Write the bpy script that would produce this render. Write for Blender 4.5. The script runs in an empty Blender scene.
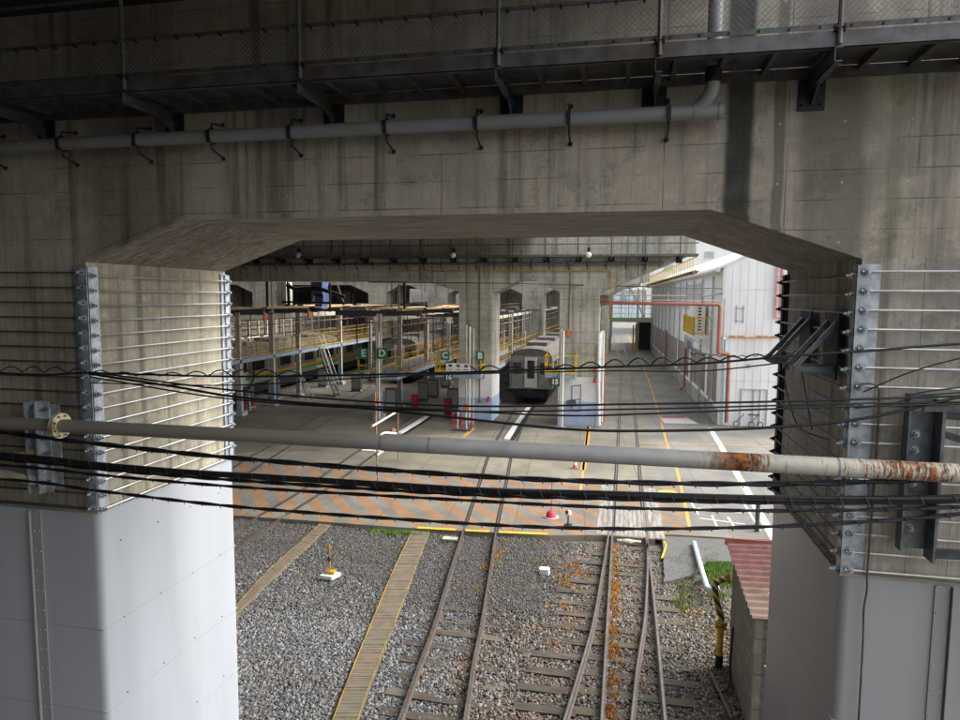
import bpy, math, random
import numpy as np
from mathutils import Vector, Matrix
random.seed(7); rng = np.random.default_rng(11)
S = bpy.context.scene; COL = S.collection
PI = math.pi
# ------------------------------------------------------------------ survey of the place (measured points -> metres)
F = 670.0; H = 7.1; CX, CY = 480., 360.
def nrm(a):
    a = Vector(a); return a.normalized()
_Y = nrm(((620-CX)/F, -(298-CY)/F, -1)); _t = (CY-298)/F
_Z = -nrm(((430-CX)/F, -(1/_t), -1)); _Z = (_Z - _Z.dot(_Y)*_Y).normalized(); _X = _Y.cross(_Z)
def ray(u, v):
    d = Vector(((u-CX)/F, -(v-CY)/F, -1)); return (d.dot(_X), d.dot(_Y), d.dot(_Z))
def PY(u, v, Y):
    r = ray(u, v); t = Y/r[1]; return Vector((r[0]*t, Y, H+r[2]*t))
def G(u, v, Z=0.0):
    r = ray(u, v); t = (Z-H)/r[2]; return Vector((r[0]*t, r[1]*t, Z))
def PX(u, v, X):
    r = ray(u, v); t = X/r[0]; return Vector((X, r[1]*t, H+r[2]*t))

# the near portal was taped in units of 0.89 m from the eye-level datum; UNIT converts it when meshes and things are made
DATUM = Vector((0, 0, H)); UNIT = 1.0
def conv(p): return DATUM+(Vector(p)-DATUM)*UNIT
# ------------------------------------------------------------------ materials
def nn(nt, t, **k):
    n = nt.nodes.new(t)
    for a, b in k.items(): setattr(n, a, b)
    return n
def mth(nt, op, a, b=None, c=None):
    n = nt.nodes.new('ShaderNodeMath'); n.operation = op
    for i, x in enumerate((a, b, c)):
        if x is None: continue
        if isinstance(x, (int, float)): n.inputs[i].default_value = x
        else: nt.links.new(x, n.inputs[i])
    return n.outputs[0]
def mixc(nt, f, a, b, mode='MIX'):
    n = nt.nodes.new('ShaderNodeMix'); n.data_type = 'RGBA'; n.blend_type = mode
    def s(i, x):
        if isinstance(x, (int, float)): n.inputs[i].default_value = x if i == 0 else (x, x, x, 1)
        elif isinstance(x, tuple): n.inputs[i].default_value = (*x[:3], 1)
        else: nt.links.new(x, n.inputs[i])
    s(0, f); s(6, a); s(7, b); return n.outputs[2]
def ramp(nt, x, lo, hi, a=0.0, b=1.0):
    n = nt.nodes.new('ShaderNodeMapRange'); n.interpolation_type = 'SMOOTHSTEP'
    nt.links.new(x, n.inputs[0])
    for i, v in enumerate((lo, hi, a, b)): n.inputs[1+i].default_value = v
    return n.outputs[0]
def newmat(name):
    m = bpy.data.materials.new(name); m.use_nodes = True; nt = m.node_tree
    return m, nt, nt.nodes['Principled BSDF']
def pos(nt):
    g = nn(nt, 'ShaderNodeNewGeometry'); return g.outputs['Position']
def sep(nt, v):
    s = nn(nt, 'ShaderNodeSeparateXYZ'); nt.links.new(v, s.inputs[0]); return s.outputs
def scl(nt, v, s):
    n = nn(nt, 'ShaderNodeVectorMath', operation='MULTIPLY'); nt.links.new(v, n.inputs[0]); n.inputs[1].default_value = s; return n.outputs[0]
def noise(nt, v, scale=5., detail=4., rough=.55):
    n = nn(nt, 'ShaderNodeTexNoise'); nt.links.new(v, n.inputs['Vector'])
    n.inputs['Scale'].default_value = scale; n.inputs['Detail'].default_value = detail; n.inputs['Roughness'].default_value = rough
    return n.outputs[0]
def bump(nt, bs, h, strength=.4, dist=.01):
    b = nn(nt, 'ShaderNodeBump'); b.inputs['Strength'].default_value = strength; b.inputs['Distance'].default_value = dist
    nt.links.new(h, b.inputs['Height']); nt.links.new(b.outputs[0], bs.inputs['Normal'])
def lines(nt, x, period, off, w):
    """1 on thin lines every `period` of x"""
    a = mth(nt, 'FRACT', mth(nt, 'ADD', mth(nt, 'DIVIDE', mth(nt, 'SUBTRACT', x, off), period), 1000.5))
    d = mth(nt, 'MULTIPLY', mth(nt, 'ABSOLUTE', mth(nt, 'SUBTRACT', a, .5)), period)
    return ramp(nt, d, w, w*.25)
def M(name, c, rough=.6, metal=0., var=.25, scale=6., dirt=None, dirtamt=.35, bmp=.15, stretch=(1, 1, 1), spec=.4):
    m, nt, bs = newmat(name); p = scl(nt, pos(nt), stretch)
    n1 = noise(nt, p, scale, 6.); n2 = noise(nt, p, scale*.23, 4.)
    lo = tuple(x*(1-var) for x in c); hi = tuple(min(1, x*(1+var)) for x in c)
    col = mixc(nt, ramp(nt, n1, .3, .7), lo, hi)
    if dirt: col = mixc(nt, ramp(nt, n2, .5, .68, 0, dirtamt), col, dirt)
    nt.links.new(col, bs.inputs['Base Color'])
    nt.links.new(ramp(nt, n1, .2, .8, rough*.85, min(1, rough*1.15)), bs.inputs['Roughness'])
    bs.inputs['Metallic'].default_value = metal; bs.inputs['Specular IOR Level'].default_value = spec
    if bmp: bump(nt, bs, n1, bmp, .01)
    return m

def concrete(name, c, kind='beam', white=.0):
    m, nt, bs = newmat(name); P = pos(nt)
    if kind != 'far':
        P = scl(nt, P, (1/.89,)*3); a_ = nn(nt, 'ShaderNodeVectorMath', operation='ADD'); nt.links.new(P, a_.inputs[0]); a_.inputs[1].default_value = (0, 0, H-H/.89); P = a_.outputs[0]
    x, y, z = sep(nt, P)
    big = noise(nt, P, .55, 5.); mid = noise(nt, P, 3.2, 7., .65); fine = noise(nt, P, 38., 5., .7)
    col = mixc(nt, ramp(nt, big, .3, .7), tuple(v*.68 for v in c), tuple(v*1.2 for v in c))
    col = mixc(nt, ramp(nt, mid, .45, .7, 0, .65), col, tuple(v*1.35 for v in c))
    col = mixc(nt, ramp(nt, noise(nt, P, 1.7, 8., .75), .56, .62, 0, .35), col, (.12, .115, .10))
    col = mixc(nt, ramp(nt, noise(nt, P, 7., 8., .8), .60, .66, 0, .45), col, (.10, .08, .06))
    col = mixc(nt, ramp(nt, fine, .4, .75, 0, .35), col, tuple(v*.55 for v in c))
    h = mth(nt, 'MULTIPLY', fine, .5)
    # streaks of rain-washed dirt running down
    st = noise(nt, scl(nt, P, (2.6, 2.6, .10)), 1.6, 6., .6)
    st2 = noise(nt, scl(nt, P, (9., 9., .35)), 1.6, 4., .6)
    if kind in ('beam', 'pillar', 'far'):
        col = mixc(nt, ramp(nt, st, .5, .68, 0, .65), col, (.055, .052, .045))
        col = mixc(nt, ramp(nt, st2, .52, .75, 0, .45), col, tuple(v*.45 for v in c))
        col = mixc(nt, ramp(nt, st2, .42, .25, 0, .35), col, tuple(min(.6, v*1.6) for v in c))
    if kind == 'beam':
        brk = ramp(nt, noise(nt, P, 1.4, 5., .7), .42, .58)
        lz = mth(nt, 'MULTIPLY', lines(nt, z, .31, 8.45, .010), brk)
        lx = mth(nt, 'MULTIPLY', lines(nt, x, 1.26, 1.69, .010), ramp(nt, noise(nt, P, 1.3, 2.), .4, .55))
        ln = mth(nt, 'MAXIMUM', lz, lx)
        col = mixc(nt, mth(nt, 'MULTIPLY', ln, .6), col, (.05, .045, .04))
        # pale efflorescence creeping from the joints
        ef = mth(nt, 'MULTIPLY', lines(nt, mth(nt, 'ADD', z, mth(nt, 'MULTIPLY', mid, .05)), .31, 8.465, .035), ramp(nt, noise(nt, P, 2.7, 6., .8), .55, .72))
        col = mixc(nt, mth(nt, 'MULTIPLY', ef, .55), col, (.5, .48, .42))
        # board marks (faint vertical grain)
        gr = noise(nt, scl(nt, P, (1, 1, .08)), 60., 3.)
        col = mixc(nt, ramp(nt, gr, .45, .7, 0, .25), col, tuple(v*.6 for v in c))
        # two old water runs and a band of soot
        def band(cx, w, amt, colr, wob=.10):
            nonlocal col
            d = mth(nt, 'ABSOLUTE', mth(nt, 'SUBTRACT', mth(nt, 'ADD', x, mth(nt, 'MULTIPLY', mth(nt, 'SUBTRACT', noise(nt, scl(nt, P, (1, 1, .5)), 2., 4.), .5), wob)), cx))
            f = mth(nt, 'MULTIPLY', ramp(nt, d, w, w*.55), ramp(nt, mid, .2, .6, amt*.7, amt))
            col = mixc(nt, f, col, colr)
        band(1.20, .17, .88, (.022, .024, .02)); band(1.60, .07, .6, (.04, .037, .03)); band(2.12, .42, .6, (.07, .065, .055), .3)
        band(-1.12, .035, .6, (.42, .36, .26), .03); band(-6.2, .9, .35, (.07, .05, .035), .6)
        band(2.75, .12, .3, (.09, .10, .03), .3)
        # tie holes
        def holes(off):
            a = lines(nt, x, .63, off, .016); b = lines(nt, z, .62, 8.32, .016)
            return mth(nt, 'MULTIPLY', a, b)
        col = mixc(nt, mth(nt, 'MULTIPLY', holes(.35), .8), col, (.55, .52, .45))
        h = mth(nt, 'SUBTRACT', h, mth(nt, 'MULTIPLY', ln, .8))
    if kind == 'far':
        lz = lines(nt, z, .6, 8.2, .02); lx = lines(nt, x, 1.8, 0., .02)
        col = mixc(nt, mth(nt, 'MULTIPLY', mth(nt, 'MAXIMUM', lz, lx), .5), col, (.06, .055, .05))
    if kind == 'pillar':
        s = mth(nt, 'ADD', x, y)
        lv = lines(nt, s, .40, .05, .006)
        gr = noise(nt, scl(nt, P, (1, 1, .05)), 55., 3.)
        col = mixc(nt, ramp(nt, gr, .42, .7, 0, .45), col, tuple(v*.5 for v in c))
        col = mixc(nt, mth(nt, 'MULTIPLY', lv, .55), col, (.05, .045, .04))
        col = mixc(nt, ramp(nt, noise(nt, scl(nt, P, (1, 1, 2.2)), 1.9, 5., .7), .6, .72, 0, white), col, (.55, .54, .50))
        h = mth(nt, 'SUBTRACT', h, lv)
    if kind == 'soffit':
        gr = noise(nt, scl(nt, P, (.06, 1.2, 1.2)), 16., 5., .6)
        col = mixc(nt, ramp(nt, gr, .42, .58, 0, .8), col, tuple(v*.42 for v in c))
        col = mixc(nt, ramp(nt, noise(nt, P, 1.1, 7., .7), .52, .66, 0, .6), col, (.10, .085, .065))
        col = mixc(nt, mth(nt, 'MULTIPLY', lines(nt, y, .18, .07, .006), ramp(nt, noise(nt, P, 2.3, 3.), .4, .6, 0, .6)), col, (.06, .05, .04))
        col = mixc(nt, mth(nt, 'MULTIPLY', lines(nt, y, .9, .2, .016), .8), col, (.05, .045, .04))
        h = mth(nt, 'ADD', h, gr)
    nt.links.new(col, bs.inputs['Base Color']); bs.inputs['Roughness'].default_value = .88
    bump(nt, bs, h, .35, .012)
    return m

m_beam = concrete('beam_concrete', (.42, .375, .305), 'beam')
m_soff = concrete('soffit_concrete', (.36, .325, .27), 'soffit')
m_pill = concrete('pillar_concrete', (.44, .395, .30), 'pillar', .75)
m_pillr = concrete('pillar_concrete_grey', (.42, .385, .32), 'pillar', .25)
m_far = concrete('far_concrete', (.40, .38, .31), 'far')
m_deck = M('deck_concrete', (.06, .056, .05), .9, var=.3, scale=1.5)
m_white = M('column_white_paint', (.40, .42, .455), .45, var=.05, scale=2.5, dirt=(.5, .52, .55), dirtamt=.5, bmp=.06, spec=.4, stretch=(1, 1, .12))
m_grey = M('column_grey_paint', (.34, .345, .355), .42, var=.07, scale=1.6, dirt=(.24, .235, .225), dirtamt=.8, bmp=.06, stretch=(1, 1, .12))
m_galv = M('galvanised_steel', (.42, .46, .50), .5, .55, var=.3, scale=9., dirt=(.22, .25, .28), dirtamt=.7)
m_galvd = M('dark_galvanised_steel', (.16, .175, .19), .5, .5, var=.3, scale=9.)
m_rod = M('steel_rod', (.50, .50, .49), .35, .7, var=.2, scale=4., dirt=(.35, .17, .06), dirtamt=.35)
m_blk = M('black_steel', (.018, .019, .021), .55, .2, var=.3, scale=12.)
m_dgs = M('dull_steel', (.11, .112, .115), .55, .4, var=.3, scale=8., dirt=(.09, .05, .03), dirtamt=.5)
m_pvc = M('grey_pvc', (.26, .262, .265), .4, var=.08, scale=3., dirt=(.19, .185, .17), dirtamt=.6, stretch=(.4, 1, 1))
m_cable = M('cable_rubber', (.012, .012, .013), .45, var=.3, scale=20.)
m_rail = M('rail_steel', (.11, .085, .072), .45, .45, var=.25, scale=9., dirt=(.16, .08, .04), dirtamt=.6)
m_railtop = M('rail_head', (.22, .20, .185), .38, .7, var=.2, scale=5., dirt=(.2, .13, .09), dirtamt=.5)
m_slp = M('sleeper_wood', (.068, .054, .042), .9, var=.35, scale=14., dirt=(.2, .17, .13), dirtamt=.5, stretch=(.2, 1, 1), bmp=.5)
m_slpg = M('sleeper_mossy_wood', (.085, .073, .05), .9, var=.35, scale=14., dirt=(.09, .10, .045), dirtamt=.6, stretch=(.2, 1, 1), bmp=.5)
m_yel = M('yellow_paint', (.62, .42, .03), .5, var=.15, scale=5., dirt=(.3, .2, .05), dirtamt=.5)
m_yeld = M('worn_yellow_paint', (.42, .25, .03), .6, var=.25, scale=5., dirt=(.16, .10, .04), dirtamt=.85)
m_bluegrey = M('blue_grey_paint', (.26, .33, .42), .5, var=.15, scale=4., dirt=(.15, .16, .18))
m_cream = M('cream_paint', (.48, .43, .36), .55, var=.15, scale=4., dirt=(.28, .20, .13))
m_orange = M('orange_paint', (.55, .16, .07), .55, var=.2, scale=6., dirt=(.3, .1, .04))
m_red = M('red_paint', (.5, .03, .04), .5, var=.15)
m_brred = M('brick_red_pipe_paint', (.34, .12, .085), .5, var=.15, scale=4., dirt=(.3, .08, .05))
m_wood = M('pale_plank_wood', (.42, .28, .15), .8, var=.25, scale=9., stretch=(1, .15, 1))
m_grn = M('sign_green', (.02, .17, .09), .45, var=.05)
m_drkgrn = M('sign_dark_green', (.03, .09, .07), .5, var=.1)
m_wpt = M('white_paint', (.72, .72, .70), .5, var=.06, scale=3., dirt=(.5, .5, .47))
m_bluept = M('pale_blue_column_paint', (.36, .45, .60), .5, var=.08, scale=3., dirt=(.35, .42, .52))
m_palegrn = M('pale_green_paint', (.33, .45, .28), .5, var=.1)
m_skyb = M('pale_blue_pipe_paint', (.46, .56, .60), .45, var=.1)
m_glass = M('dark_glass', (.02, .024, .028), .12, var=.2, bmp=0)
m_stain = M('stainless_body', (.30, .29, .265), .4, .5, var=.15, scale=3., dirt=(.18, .15, .12))
m_troof = M('train_roof', (.14, .125, .11), .8, var=.25, scale=3.)
m_tor = M('train_orange_stripe', (.62, .20, .03), .5, var=.05)
m_tgr = M('train_green_stripe', (.03, .25, .05), .5, var=.05)
m_wbld = M('white_wall_panel', (.78, .78, .77), .7, var=.06, scale=2., dirt=(.5, .5, .48), dirtamt=.35, stretch=(1, 1, .2))
m_gbld = M('grey_wall_panel', (.42, .43, .43), .7, var=.1, scale=2.)
m_brn = M('brown_wall_sheet', (.17, .135, .09), .8, var=.35, scale=6., stretch=(1, 1, .3))
m_asph = M('asphalt_patch', (.12, .118, .11), .95, var=.4, scale=45., bmp=.8, dirt=(.07, .068, .06), dirtamt=.7)
m_mark = M('worn_white_marking', (.60, .60, .57), .8, var=.25, scale=14., dirt=(.33, .31, .28), dirtamt=.6)
m_markyel = M('worn_yellow_marking', (.55, .30, .06), .8, var=.25, scale=14., dirt=(.33, .28, .18), dirtamt=.7)
m_black = M('black_gap', (.008, .008, .008), .9, var=.1)
m_plank = M('crossing_plank', (.27, .25, .225), .9, var=.35, scale=9., stretch=(1, .15, 1), dirt=(.12, .10, .08))
m_ylplank = M('trough_cover_concrete', (.145, .12, .085), .9, var=.2, scale=6., dirt=(.13, .12, .10))
m_blueb = M('blue_machine_paint', (.09, .14, .30), .5, var=.2)
m_lamp = M('lamp_housing', (.62, .62, .60), .4, .2, var=.1)

def mat_block():
    m, nt, bs = newmat('concrete_block_wall'); x, y, z = sep(nt, pos(nt)); P = pos(nt)
    cmb = nn(nt, 'ShaderNodeCombineXYZ'); nt.links.new(mth(nt, 'ADD', x, y), cmb.inputs[0]); nt.links.new(z, cmb.inputs[1])
    b = nn(nt, 'ShaderNodeTexBrick'); nt.links.new(cmb.outputs[0], b.inputs['Vector'])
    b.inputs['Scale'].default_value = 1; b.inputs['Brick Width'].default_value = .40; b.inputs['Row Height'].default_value = .20; b.inputs['Mortar Size'].default_value = .008
    b.inputs['Color1'].default_value = (.27, .245, .205, 1); b.inputs['Color2'].default_value = (.21, .19, .16, 1); b.inputs['Mortar'].default_value = (.11, .10, .085, 1)
    col = mixc(nt, ramp(nt, noise(nt, P, 12., 6.), .4, .7, 0, .5), b.outputs[0], (.12, .11, .09))
    col = mixc(nt, ramp(nt, noise(nt, scl(nt, P, (4, 4, .3)), 1.3, 3.), .5, .7, 0, .5), col, (.13, .12, .10))
    nt.links.new(col, bs.inputs['Base Color']); bs.inputs['Roughness'].default_value = .95
    bump(nt, bs, b.outputs[1], -.4, .01); return m
m_block = mat_block()
def mat_roofred():
    m, nt, bs = newmat('red_corrugated_sheet'); P = pos(nt); x, y, z = sep(nt, P)
    col = mixc(nt, ramp(nt, noise(nt, P, 5., 6.), .3, .7), (.10, .034, .03), (.17, .058, .05))
    f = mth(nt, 'ADD', mth(nt, 'MULTIPLY', mth(nt, 'SUBTRACT', noise(nt, P, 3., 6.), .5), 1.6), mth(nt, 'MULTIPLY', mth(nt, 'SUBTRACT', 12.9, y), .6))
    col = mixc(nt, ramp(nt, f, .1, .9, 0, .75), col, (.24, .19, .135))
    nt.links.new(col, bs.inputs['Base Color']); bs.inputs['Roughness'].default_value = .7; return m
m_roofred = mat_roofred()
def mat_rustpipe():
    m, nt, bs = newmat('rusting_painted_pipe'); P = scl(nt, pos(nt), (1/.89,)*3); x, y, z = sep(nt, P)
    base = mixc(nt, ramp(nt, noise(nt, P, 4., 5.), .3, .7), (.36, .36, .355), (.44, .44, .43))
    warm = mixc(nt, ramp(nt, x, .1, 2.4), base, (.60, .56, .47))
    warm = mixc(nt, ramp(nt, x, -1.6, -3.2), warm, (.235, .21, .18))
    n = noise(nt, scl(nt, P, (2.6, 1, 1)), 13., 9., .85); drip = noise(nt, scl(nt, P, (34., 3., 3.)), 1.3, 6., .75)
    big = noise(nt, P, 1.9, 4.)
    zone = ramp(nt, x, .55, 1.25)
    d1 = mth(nt, 'ABSOLUTE', mth(nt, 'SUBTRACT', x, 1.17)); heavy = mth(nt, 'MULTIPLY', ramp(nt, d1, .45, .0), .85)
    d2 = mth(nt, 'ABSOLUTE', mth(nt, 'SUBTRACT', x, 2.75)); heavy2 = mth(nt, 'MULTIPLY', ramp(nt, d2, .8, .0), .45)
    hv = mth(nt, 'MAXIMUM', heavy, heavy2)
    f = mth(nt, 'ADD', mth(nt, 'ADD', mth(nt, 'MULTIPLY', n, .8), mth(nt, 'MULTIPLY', drip, .7)), mth(nt, 'MULTIPLY', hv, .30))
    f = mth(nt, 'MULTIPLY', ramp(nt, mth(nt, 'ADD', f, mth(nt, 'MULTIPLY', big, .25)), .93, 1.06), zone)
    rust = mixc(nt, ramp(nt, noise(nt, P, 16., 5.), .35, .65), (.07, .02, .008), (.36, .13, .03))
    col = mixc(nt, f, warm, rust)
    nt.links.new(col, bs.inputs['Base Color'])
    nt.links.new(ramp(nt, f, 0, 1, .45, .9), bs.inputs['Roughness'])
    bump(nt, bs, f, .4, .006); return m
m_rust = mat_rustpipe()
def mat_apron(name, c):
    m, nt, bs = newmat(name); P = pos(nt); x, y, z = sep(nt, P)
    col = mixc(nt, ramp(nt, noise(nt, P, .35, 6., .6), .3, .7), tuple(v*.62 for v in c), tuple(v*1.15 for v in c))
    col = mixc(nt, ramp(nt, noise(nt, scl(nt, P, (1, .35, 1)), 1.8, 6., .7), .48, .7, 0, .5), col, tuple(v*.5 for v in c))
    col = mixc(nt, ramp(nt, noise(nt, scl(nt, P, (.3, 1.6, 1)), 1.3, 5., .7), .55, .75, 0, .45), col, (.30, .20, .11))
    col = mixc(nt, ramp(nt, noise(nt, P, 45., 3.), .4, .7, 0, .3), col, tuple(v*.6 for v in c))
    brk = ramp(nt, noise(nt, P, .8, 2.), .3, .4)
    l = mth(nt, 'MAXIMUM', lines(nt, y, 2.05, .3, .03), lines(nt, mth(nt, 'ADD', x, mth(nt, 'MULTIPLY', y, .07)), 2.2, .55, .03))
    col = mixc(nt, mth(nt, 'MULTIPLY', mth(nt, 'MULTIPLY', l, brk), .7), col, (.07, .06, .05))
    nt.links.new(col, bs.inputs['Base Color']); bs.inputs['Roughness'].default_value = .8
    bump(nt, bs, noise(nt, P, 30., 4.), .2, .01); return m
m_apron = mat_apron('apron_concrete', (.22, .198, .15))
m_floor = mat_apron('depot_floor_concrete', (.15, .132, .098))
m_road = mat_apron('road_concrete', (.22, .21, .185))
def mat_stripes():
    m, nt, bs = newmat('striped_crossing_paint'); P = pos(nt); x, y, z = sep(nt, P)
    s = mth(nt, 'ADD', mth(nt, 'MULTIPLY', x, .8), mth(nt, 'MULTIPLY', y, .6))
    fr = mth(nt, 'FRACT', mth(nt, 'ADD', mth(nt, 'DIVIDE', s, .83), 100.15))
    tri = mth(nt, 'ABSOLUTE', mth(nt, 'SUBTRACT', fr, .5))
    st = ramp(nt, tri, .262, .248)
    base = mixc(nt, ramp(nt, noise(nt, P, .8, 6.), .3, .7), (.13, .12, .10), (.205, .19, .16))
    org = mixc(nt, ramp(nt, noise(nt, P, 1.2, 5.), .3, .7), (.225, .115, .05), (.30, .165, .08))
    wear = ramp(nt, noise(nt, P, 5., 8., .8), .50, .66, .95, .2)
    col = mixc(nt, mth(nt, 'MULTIPLY', st, wear), base, org)
    col = mixc(nt, ramp(nt, noise(nt, scl(nt, P, (1, .3, 1)), 2., 6., .75), .48, .72, 0, .6), col, (.12, .11, .09))
    col = mixc(nt, ramp(nt, noise(nt, P, 26., 4., .7), .5, .72, 0, .5), col, (.15, .14, .12))
    l = mth(nt, 'MAXIMUM', lines(nt, y, 2.05, .3, .025), lines(nt, mth(nt, 'ADD', x, mth(nt, 'MULTIPLY', y, .07)), 2.2, .55, .025))
    col = mixc(nt, mth(nt, 'MULTIPLY', l, .65), col, (.07, .06, .05))
    nt.links.new(col, bs.inputs['Base Color']); bs.inputs['Roughness'].default_value = .75
    bump(nt, bs, noise(nt, P, 30., 4.), .2, .01); return m
m_strp = mat_stripes()
def mat_bed():
    m, nt, bs = newmat('gravel_bed'); P = pos(nt)
    v = nn(nt, 'ShaderNodeTexVoronoi'); nt.links.new(P, v.inputs['Vector']); v.inputs['Scale'].default_value = 26.
    s = sep(nt, v.outputs['Color'])[0]
    col = mixc(nt, s, (.06, .054, .045), (.19, .175, .15))
    col = mixc(nt, ramp(nt, noise(nt, P, .7, 5.), .4, .65, 0, .8), col, (.12, .105, .082))
    col = mixc(nt, ramp(nt, noise(nt, P, 90., 2.), .35, .7), col, tuple((.10, .09, .075)), )
    nt.links.new(col, bs.inputs['Base Color']); bs.inputs['Roughness'].default_value = 1
    bump(nt, bs, v.outputs['Distance'], -.8, .03); return m
m_bed = mat_bed()
def mat_stone(name, dark, light, rust=None, ramt=.3):
    m, nt, bs = newmat(name); g = nn(nt, 'ShaderNodeNewGeometry'); r = g.outputs['Random Per Island']
    col = mixc(nt, mth(nt, 'POWER', r, 1.5), dark, light)
    if rust: col = mixc(nt, mth(nt, 'MULTIPLY', ramp(nt, noise(nt, g.outputs['Position'], 1.1, 5.), .45, .65, 0, ramt), mth(nt, 'FRACT', mth(nt, 'MULTIPLY', r, 37.))), col, rust)
    col = mixc(nt, ramp(nt, noise(nt, g.outputs['Position'], 50., 3.), .4, .7, 0, .4), col, dark)
    nt.links.new(col, bs.inputs['Base Color']); bs.inputs['Roughness'].default_value = .9; return m
m_st_g = mat_stone('ballast_grey_stone', (.065, .065, .066), (.31, .31, .308), (.22, .15, .09), .35)
m_st_b = mat_stone('ballast_brown_stone', (.06, .052, .044), (.32, .285, .25), (.30, .13, .05), .5)
m_st_d = mat_stone('fine_gravel_stone', (.075, .072, .068), (.24, .23, .22), (.20, .13, .07), .4)
def mat_leaf(name, a, b):
    m, nt, bs = newmat(name); g = nn(nt, 'ShaderNodeNewGeometry')
    nt.links.new(mixc(nt, g.outputs['Random Per Island'], a, b), bs.inputs['Base Color']); bs.inputs['Roughness'].default_value = .8; return m
m_grass = mat_leaf('grass_blades', (.07, .14, .02), (.22, .34, .06))
m_weed = mat_leaf('orange_weed', (.36, .20, .04), (.68, .30, .05))
m_moss = mat_leaf('yellow_weed', (.14, .15, .04), (.38, .30, .06))

# ------------------------------------------------------------------ mesh building
class MB:
    def __init__(s): s.v = []; s.f = []; s.cuts = []
    def cut(s): s.cuts.append((len(s.v), len(s.f))); return s
    def box(s, x0, y0, z0, x1, y1, z1):
        x0, x1 = min(x0, x1), max(x0, x1); y0, y1 = min(y0, y1), max(y0, y1); z0, z1 = min(z0, z1), max(z0, z1)
        b = len(s.v); s.v += [(x0,y0,z0),(x1,y0,z0),(x1,y1,z0),(x0,y1,z0),(x0,y0,z1),(x1,y0,z1),(x1,y1,z1),(x0,y1,z1)]
        s.f += [tuple(b+i for i in q) for q in ((0,3,2,1),(4,5,6,7),(0,1,5,4),(1,2,6,5),(2,3,7,6),(3,0,4,7))]; return s
    def bar(s, p, q, w, h, up=(0, 0, 1)):
        """rectangular bar from p to q, w wide sideways, h deep along up"""
        p, q = Vector(p), Vector(q); d = (q-p).normalized(); up = Vector(up)
        if abs(d.dot(up)) > .97: up = Vector((0, 1, 0))
        a = d.cross(up).normalized()*w/2; c = a.cross(d).normalized()*h/2; b = len(s.v)
        for e in (p, q): s.v += [tuple(e-a-c), tuple(e+a-c), tuple(e+a+c), tuple(e-a+c)]
        s.f += [tuple(b+i for i in k) for k in ((0,3,2,1),(4,5,6,7),(0,1,5,4),(1,2,6,5),(2,3,7,6),(3,0,4,7))]; return s
    def tube(s, pts, r, n=8, cap=True):
        pts = [Vector(p) for p in pts]; m = len(pts); b = len(s.v); rs = r if isinstance(r, (list, tuple)) else [r]*m
        u = None
        for i, p in enumerate(pts):
            d = (pts[min(i+1, m-1)]-pts[max(i-1, 0)]).normalized()
            if u is None:
                u = d.cross(Vector((0, 0, 1)) if abs(d.z) < .9 else Vector((0, 1, 0))).normalized()
            u = (u-u.dot(d)*d).normalized(); w = d.cross(u)
            for k in range(n):
                a = 2*PI*k/n; s.v.append(tuple(p+(u*math.cos(a)+w*math.sin(a))*rs[i]))
        for i in range(m-1):
            for k in range(n):
                k2 = (k+1) % n; s.f.append((b+i*n+k, b+(i+1)*n+k, b+(i+1)*n+k2, b+i*n+k2))
        if cap:
            s.f.append(tuple(b+k for k in range(n))); s.f.append(tuple(b+(m-1)*n+k for k in reversed(range(n))))
        return s
    def prism(s, poly, d):
        """closed polygon (3D points) swept by vector d"""
        b = len(s.v); n = len(poly); d = Vector(d)
        s.v += [tuple(Vector(p)) for p in poly]; s.v += [tuple(Vector(p)+d) for p in poly]
        s.f.append(tuple(b+i for i in reversed(range(n)))); s.f.append(tuple(b+n+i for i in range(n)))
        for i in range(n):
            j = (i+1) % n; s.f.append((b+i, b+j, b+n+j, b+n+i))
        return s
    def quad(s, *p):
        b = len(s.v); s.v += [tuple(q) for q in p]; s.f.append(tuple(b+i for i in range(len(p)))); return s
    def ball(s, c, r, n=8, m=6, sq=(1, 1, 1)):
        b = len(s.v); c = Vector(c)
        for i in range(m+1):
            t = PI*i/m
            for k in range(n):
                a = 2*PI*k/n; s.v.append((c.x+r*sq[0]*math.sin(t)*math.cos(a), c.y+r*sq[1]*math.sin(t)*math.sin(a), c.z+r*sq[2]*math.cos(t)))
        for i in range(m):
            for k in range(n):
                k2 = (k+1) % n; s.f.append((b+i*n+k, b+(i+1)*n+k, b+(i+1)*n+k2, b+i*n+k2))
        return s
    def build(s, name, mat, parent=None, smooth=False, fix=True):
        if s.cuts:      # one object per piece
            if s.cuts[-1] != (len(s.v), len(s.f)): s.cut()
            first = None; v0 = f0 = 0
            for v1, f1 in s.cuts:
                if v1 == v0: continue
                b = MB(); b.v = s.v[v0:v1]; b.f = [tuple(i-v0 for i in f) for f in s.f[f0:f1]]
                o = b.build(name, mat, parent, smooth, fix); first = first or o; v0, f0 = v1, f1
            return first
        off = Vector((0, 0, 0)); q = parent
        while q is not None: off += q.location; q = q.parent
        me = bpy.data.meshes.new(name); me.from_pydata([tuple(conv(v)-off) for v in s.v], [], s.f); me.update()
        if fix:
            import bmesh
            bm = bmesh.new(); bm.from_mesh(me); bmesh.ops.recalc_face_normals(bm, faces=bm.faces); bm.to_mesh(me); bm.free()
        me.materials.append(mat)
        if smooth:
            me.shade_smooth()
            try: me.set_sharp_from_angle(angle=math.radians(40))
            except Exception: pass
        o = bpy.data.objects.new(name, me); COL.objects.link(o); o.parent = parent
        return o
def tag(o, label=None, cat=None, group=None, kind=None):
    if label: o['label'] = label
    if cat: o['category'] = cat
    if group: o['group'] = group
    if kind: o['kind'] = kind
    return o
def root(name, label, cat, loc, group=None):
    o = bpy.data.objects.new(name, None); COL.objects.link(o); o.location = conv(loc); o.empty_display_size = .3
    return tag(o, label, cat, group)
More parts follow.
